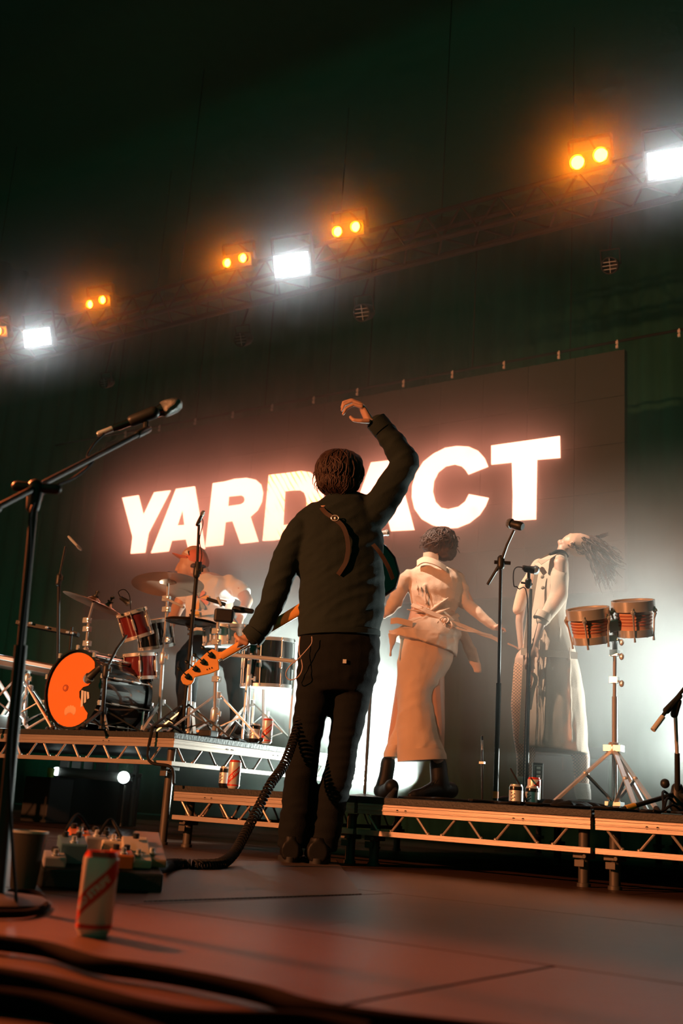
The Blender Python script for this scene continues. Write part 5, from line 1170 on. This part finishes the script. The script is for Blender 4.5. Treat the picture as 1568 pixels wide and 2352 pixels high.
mk('boom',MB().tube([cl-bdir*.32,cl,tip-bdir*.08],.0078,12),M['black'],t)
mk('boom_weight',MB().tube([cl-bdir*.34,cl-bdir*.2],.013,12),M['black'],t)
mk('mic_clip',MB().cap(tip-bdir*.09,.012,tip,.012,10).tube([tip-bdir*.02,PD(335,968,tipd)],.009,8).cap(PD(305,966,tipd),.019,PD(352,948,tipd),.02,12),M['black'],t)
ma=PD(258,985,tipd-.02); mb_=PD(416,925,tipd+.05)
vm=thing('vocal_microphone','large blurred black vocal microphone on the near boom stand','microphone',ma)
dv=(mb_-ma).normalized(); L_=(mb_-ma).length
mk('mic_body',MB().lathe([(.009,0),(.011,L_*.05),(.012,L_*.1),(.0125,L_*.35),(.018,L_*.68),(.022,L_*.72)],ma,dv,20),M['gloss_black'],vm)
mk('grille',MB().lathe([(.022,L_*.72),(.026,L_*.74),(.0265,L_*.8),(.025,L_*.9),(.018,L_*.98),(.006,L_*1.01)],ma,dv,20),M['grille'],vm)
mk('plug',MB().lathe([(.006,-.05),(.009,-.045),(.0095,0)],ma,dv,14),M['chrome'],vm)
m0=ma-dv*.05
cablef('mic_cable','pale lit cable looping from the near microphone down its boom',[m0,PD(238,997,tipd-.04),PD(216,1020,tipd-.1),PD(200,1048,tipd-.14),cl.lerp(tip,.45)-V(0,0,.012),cl.lerp(tip,.3)-V(0,0,.03),cl.lerp(tip,.12)-V(0,0,.025),cl+V(.02,-.02,-.06),ft_.lerp(cl,.8)+V(.02,-.015,0),ft_.lerp(cl,.55)+V(.016,-.016,0),ft_.lerp(cl,.3)+V(.02,-.016,0),V(ft_.x+.1,ft_.y-.03,.01)],.0038)
# ---------------------------------------------------------------- pedal board
A=PZ(90,2040,0); B=PZ(372,2052,0); ud=(B-A); ud.z=0; L_=ud.length; ud.normalize(); vd=V(-ud.y,ud.x,0)
if vd.dot(V(FW.x,FW.y,0))<0: vd=-vd
pb_=thing('pedal_board','black angled pedal board covered in effect pedals, left foreground','pedal board',(A+B)/2+vd*.17)
R=Matrix((ud,vd,V(0,0,1))).transposed()
bh=.05; D_=.36
mk('board',MB().prism([A+V(0,0,0),A+vd*D_,A+vd*D_+V(0,0,.11),A+V(0,0,bh)],ud*(L_)),M['ply'],pb_,smooth=0,bevel=.006)
tilt=math.atan2(.06,D_)
def pedal(lab,u_,v_,w_,l_,h_,m,knobs=2,wedge=False,name='effect_pedal'):
    c=A+ud*u_+vd*v_+V(0,0,bh+v_/D_*.06); t=thing(name,lab,'effect pedal',c,group='pedals on the board')
    Rt=R@Matrix.Rotation(tilt,3,'X'); up_=Rt@V(0,0,1); f=Rt@V(0,1,0)
    if wedge: mk('pedal_case',MB().prism([c-f*l_/2,c+f*l_/2,c+f*l_/2+up_*h_,c-f*l_/2+up_*h_*.35],ud*w_).__class__().prism([c-f*l_/2-ud*w_/2,c+f*l_/2-ud*w_/2,c+f*l_/2-ud*w_/2+up_*h_,c-f*l_/2-ud*w_/2+up_*h_*.35],ud*w_),m,t,smooth=0,bevel=.004)
    else: mk('pedal_case',MB().box(c+up_*h_/2,(w_,l_,h_),Rt),m,t,smooth=0,bevel=.005)
    mk('foot_switch',MB().lathe([(.011,0),(.011,.005),(.007,.006),(.007,.016),(.0045,.018)],c+up_*(h_*(.5 if wedge else 1))-f*l_*.3,up_,14),M['chrome'],t)
    for i in range(knobs): mk('knob',MB().lathe([(.009,0),(.009,.012),(.007,.014)],c+up_*(h_)+f*l_*.28+ud*(w_*.5*(i-(knobs-1)/2)),up_,12),M['black'],t)
    return t
PC=lambda n,c_:mat(n,c_,.4,.1,.1)
k=L_/ .34
M['p_blue']=PC('blue_grey_enamel',(.15,.28,.36)); M['p_cream']=PC('cream_enamel',(.75,.6,.45)); M['p_grey']=PC('grey_enamel',(.4,.38,.42)); M['p_orange']=PC('orange_enamel',(.85,.2,.04)); M['p_brown']=PC('brown_enamel',(.4,.25,.15)); M['p_white']=PC('white_enamel',(.75,.65,.68))
pedal('blue-grey effect pedal on the left half of the board',L_*.25,.12,.075,.12,.055,M['p_blue'],2)
pedal('pale pedal at the left front corner of the board',L_*.1,.05,.06,.08,.03,M['p_white'],1)
pedal('orange pedal at the back of the board',L_*.34,.27,.06,.11,.05,M['p_orange'],2)
pedal('grey pedal beside the orange one at the back',L_*.48,.25,.065,.11,.048,M['p_grey'],3)
pedal('cream pedal in the middle of the board',L_*.62,.22,.065,.11,.045,M['p_cream'],2)
pedal('cream wedge pedal near the right end of the board',L_*.8,.12,.075,.14,.06,M['p_cream'],1,True)
pedal('orange-topped pedal in front of the cream wedge',L_*.66,.07,.06,.09,.04,M['p_orange'],2)
pedal('brown treadle pedal at the right end of the board',L_*.93,.17,.08,.2,.06,M['p_brown'],0,True)
cablef('patch_cable','short patch cable arching over the blue-grey pedal on the left',[A+ud*L_*.2+vd*.2+V(0,0,.14),A+ud*L_*.3+vd*.24+V(0,0,.19),A+ud*L_*.42+vd*.24+V(0,0,.15)],.005,grp='patch cables on the board')
cablef('patch_cable','short patch cable arching over the cream pedals on the right',[A+ud*L_*.5+vd*.2+V(0,0,.14),A+ud*L_*.6+vd*.25+V(0,0,.18),A+ud*L_*.7+vd*.2+V(0,0,.13)],.005,grp='patch cables on the board')
# coiled lead from the board up to the bass
pth=spline([B+vd*.25+V(0,0,.05),PZ(400,1987,.018),PZ(455,1988,.016),PZ(505,1984,.02),F_:=PD(535,1962,4.55),PD(560,1920,4.7),PD(592,1858,4.85),PD(622,1800,4.95),PD(655,1750,5.1),PD(690,1650,5.3),PD(740,1500,5.4)],40)
hel=[];acc=0;prev=pth[0]; cr=.019
fr_=None; N_=0
L=[0]
for i in range(1,len(pth)): L.append(L[-1]+(pth[i]-pth[i-1]).length)
tot=L[-1]; st_=int(tot/.002); j=0
for i in range(st_):
    s_=tot*i/st_
    while j<len(L)-2 and L[j+1]<s_: j+=1
    t_=(s_-L[j])/max(L[j+1]-L[j],1e-6); p=pth[j].lerp(pth[j+1],t_); tg=(pth[j+1]-pth[j]).normalized()
    if fr_ is None: fr_=tg.cross(V(0,0,1)).normalized()
    fr_=(fr_-tg*fr_.dot(tg)).normalized(); bn=tg.cross(fr_); a=s_/.019*2*PI
    q=p+fr_*cr*math.cos(a)+bn*cr*math.sin(a); q.z=max(q.z,.006); hel.append(q)
mk('coiled_cable',MB().tube(hel,.0052,5),M['cable'],label='thick black coiled lead rising from the pedal board to the guitarist',cat='cable',smooth=80)
# fat blurred cables in the near foreground
cablef('stage_cable','thick black cable crossing the near floor in front of the can',[PZ(-60,2160,.016),PZ(100,2180,.016),PZ(220,2216,.016),PZ(330,2232,.016),PZ(450,2252,.016),PZ(600,2284,.016),PZ(720,2320,.016),PZ(900,2350,.016),PZ(1200,2385,.016)],.0125,M['cablematt'],'thick cables on the near floor',n=12)
cablef('stage_cable','thick black cable lowest in the left foreground',[PZ(-60,2235,.014),PZ(100,2262,.014),PZ(220,2292,.014),PZ(330,2320,.014),PZ(480,2345,.014),PZ(700,2350,.014),PZ(850,2375,.014)],.013,M['cablematt'],'thick cables on the near floor',n=12)
cablef('stage_cable','thick black cable at the bottom left corner',[PZ(-60,2290,.014),PZ(100,2310,.014),PZ(220,2340,.014),PZ(400,2400,.014)],.014,M['cablematt'],'thick cables on the near floor',n=12)
cablef('stage_cable','black cable lying left of the near can',[PZ(-40,2100,.01),PZ(60,2098,.01),PZ(105,2080,.01),PZ(80,2052,.01),PZ(20,2050,.01)],.008,M['cablematt'],'thick cables on the near floor',n=10)
# ribbed rubber mat
mm=mat('ribbed_rubber',(.09,.06,.045),.42,0,.3,3); nt=mm.node_tree;N=nt.nodes; Lk=nt.links
wv=N.new('ShaderNodeTexWave'); wv.inputs['Scale'].default_value=28; wv.bands_direction='X'; tc=N.new('ShaderNodeTexCoord'); mp=N.new('ShaderNodeMapping'); mp.inputs['Rotation'].default_value=(0,0,.7); Lk.new(tc.outputs['Object'],mp.inputs[0]); Lk.new(mp.outputs[0],wv.inputs[0])
bp_=N.new('ShaderNodeBump'); bp_.inputs['Strength'].default_value=.5; bp_.inputs['Distance'].default_value=.004; Lk.new(wv.outputs[0],bp_.inputs['Height']); Lk.new(bp_.outputs[0],N['Principled BSDF'].inputs['Normal'])
P0=PZ(225,2078,0);P1=PZ(830,2055,0);P2=P1+V(-.9,1.3,0);P3=P0+V(-.6,1.2,0)
P0=PZ(330,2072,0); P3=PZ(375,1985,0); P2=PZ(770,1975,0)
mk('rubber_mat',MB().prism([P0,P1,P2,P3],V(0,0,.003)),mm,label='ribbed black rubber mat under the guitarist shoes',cat='mat',smooth=0)
# ---------------------------------------------------------------- far left: keyboard and stands, lamp under the riser
q=at(60,1532,7.6)
t=thing('keyboard','dark wooden electric keyboard far left behind the bass drum','keyboard',V(q.x,q.y,q.z-.05))
mk('case',MB().bar(at(-60,1508,7.6),at(138,1545,7.6),.3,.07),M['strap'],t,smooth=0,bevel=.006); mk('key_strip',MB().bar(at(-60,1500,7.48),at(136,1538,7.48),.12,.02),M['white'],t,smooth=0)
for i in range(3):
    mk('knob',MB().ell(at(45+i*12,1430+i*2,7.6),.012),M['chrome'],t)
mk('upper_shelf',MB().bar(at(40,1431,7.6),at(180,1458,7.6),.1,.025),M['black'],t,smooth=0); 
for (x,y) in ((47,1429),(70,1431),(107,1441),(155,1452),(165,1454)): mk('indicator',MB().box(at(x,y,7.53),(.022,.01,.012)),M['chrome'],t,smooth=0)
for x0_,x1_ in ((-20,70),(70,-15)): mk('stand_leg',MB().tube([at(x0_,1540,7.6),gp(x1_,7.6,RTOP+.015)],.014,10),M['chrome'],t)
for x0_ in (45,165): mk('shelf_post',MB().tube([at(x0_,1440,7.6),at(x0_-8,1530,7.6)],.01,8),M['black'],t)
s=stand('tripod_stand','brightly lit chrome tripod stand at the far left edge',gp(30,7.0,RTOP),[at(38,1560,7.0)],RTOP,.32,.28,.3,grp=SG)
s=stand('tripod_stand','second bright chrome tripod beside the keyboard',gp(55,7.25,RTOP),[at(62,1560,7.25)],RTOP,.28,.25,1.1,grp=SG)
q=at(20,1660,7.35); t=thing('added_floor_lamp','small added lamp that brightens the far left chrome tripods','stage light',gp(20,7.35,RTOP))  # lamp added to make the chrome stands shine
mk('lamp_body',MB().box(gp(20,7.35,RTOP+.05),(.12,.12,.1)),M['housing'],t,smooth=0,bevel=.01)
lamp('POINT','far_left_fill',at(8,1630,7.3),(0,0,0),9,(.8,1,.92),.05)  # added fill light for the chrome at the far left
# lamp tube under the riser
a_=PY(136,1772,6.6); b_=PY(290,1786,6.6)
t=thing('tube_lamp','grey tube lamp with two bright ends under the drum riser','stage light',(a_+b_)/2)
ax_=(b_-a_).normalized()
mk('tube',MB().tube([a_,b_],.04,18),mat('tube_grey',(.4,.42,.4),.5),t); glow=mat('lamp_white',(.9,.9,.9),.4,emit=(.85,1,.95),estr=7)
mk('bulb',MB().ell(a_-V(0,.03,0),.035),glow,t); mk('bulb',MB().ell(b_-V(0,.03,0),.048),glow,t); mk('yoke',MB().tube([b_+V(0,0,-.06),V(b_.x,b_.y,.01)],.012,8),M['black'],t); mk('yoke',MB().tube([a_+V(0,0,-.05),V(a_.x,a_.y,.01)],.012,8),M['black'],t)
t=thing('plastic_crate','white plastic crate stored under the drum riser behind the lattice','crate',PY(200,1775,6.9)); q=PY(205,1750,6.9)
for i in range(5): mk('crate_slat',MB().box((q.x-.3+i*.15,q.y,q.z-.02),(.11,.02,.12)),M['white'],t,smooth=0,bevel=.004)
mk('crate_base',MB().box((q.x,q.y+.12,(q.z-.1)/2),(.8,.24,q.z-.1)),M['rubber'],t,smooth=0)
lime=mat('lime_plastic',(.5,.8,.05),.35)
q=PY(115,1786,6.3)
t=thing('plastic_crate','low black crate under the drum riser carrying a lime cup','crate',V(q.x,q.y,0)); mk('crate_box',MB().box((q.x,q.y,q.z/2),(.3,.25,q.z)),M['rubber'],t,smooth=0,bevel=.01)
t=thing('lime_cup','small lime green cup on a black crate under the drum riser','cup',q); mk('cup_wall',MB().lathe([(.024,0),(.03,.075),(.028,.075),(.022,.004)],q,(0,0,1),20,closed=True),lime,t); mk('cup_base',MB().lathe([(1e-4,.003),(.024,.003)],q,(0,0,1),20),lime,t)
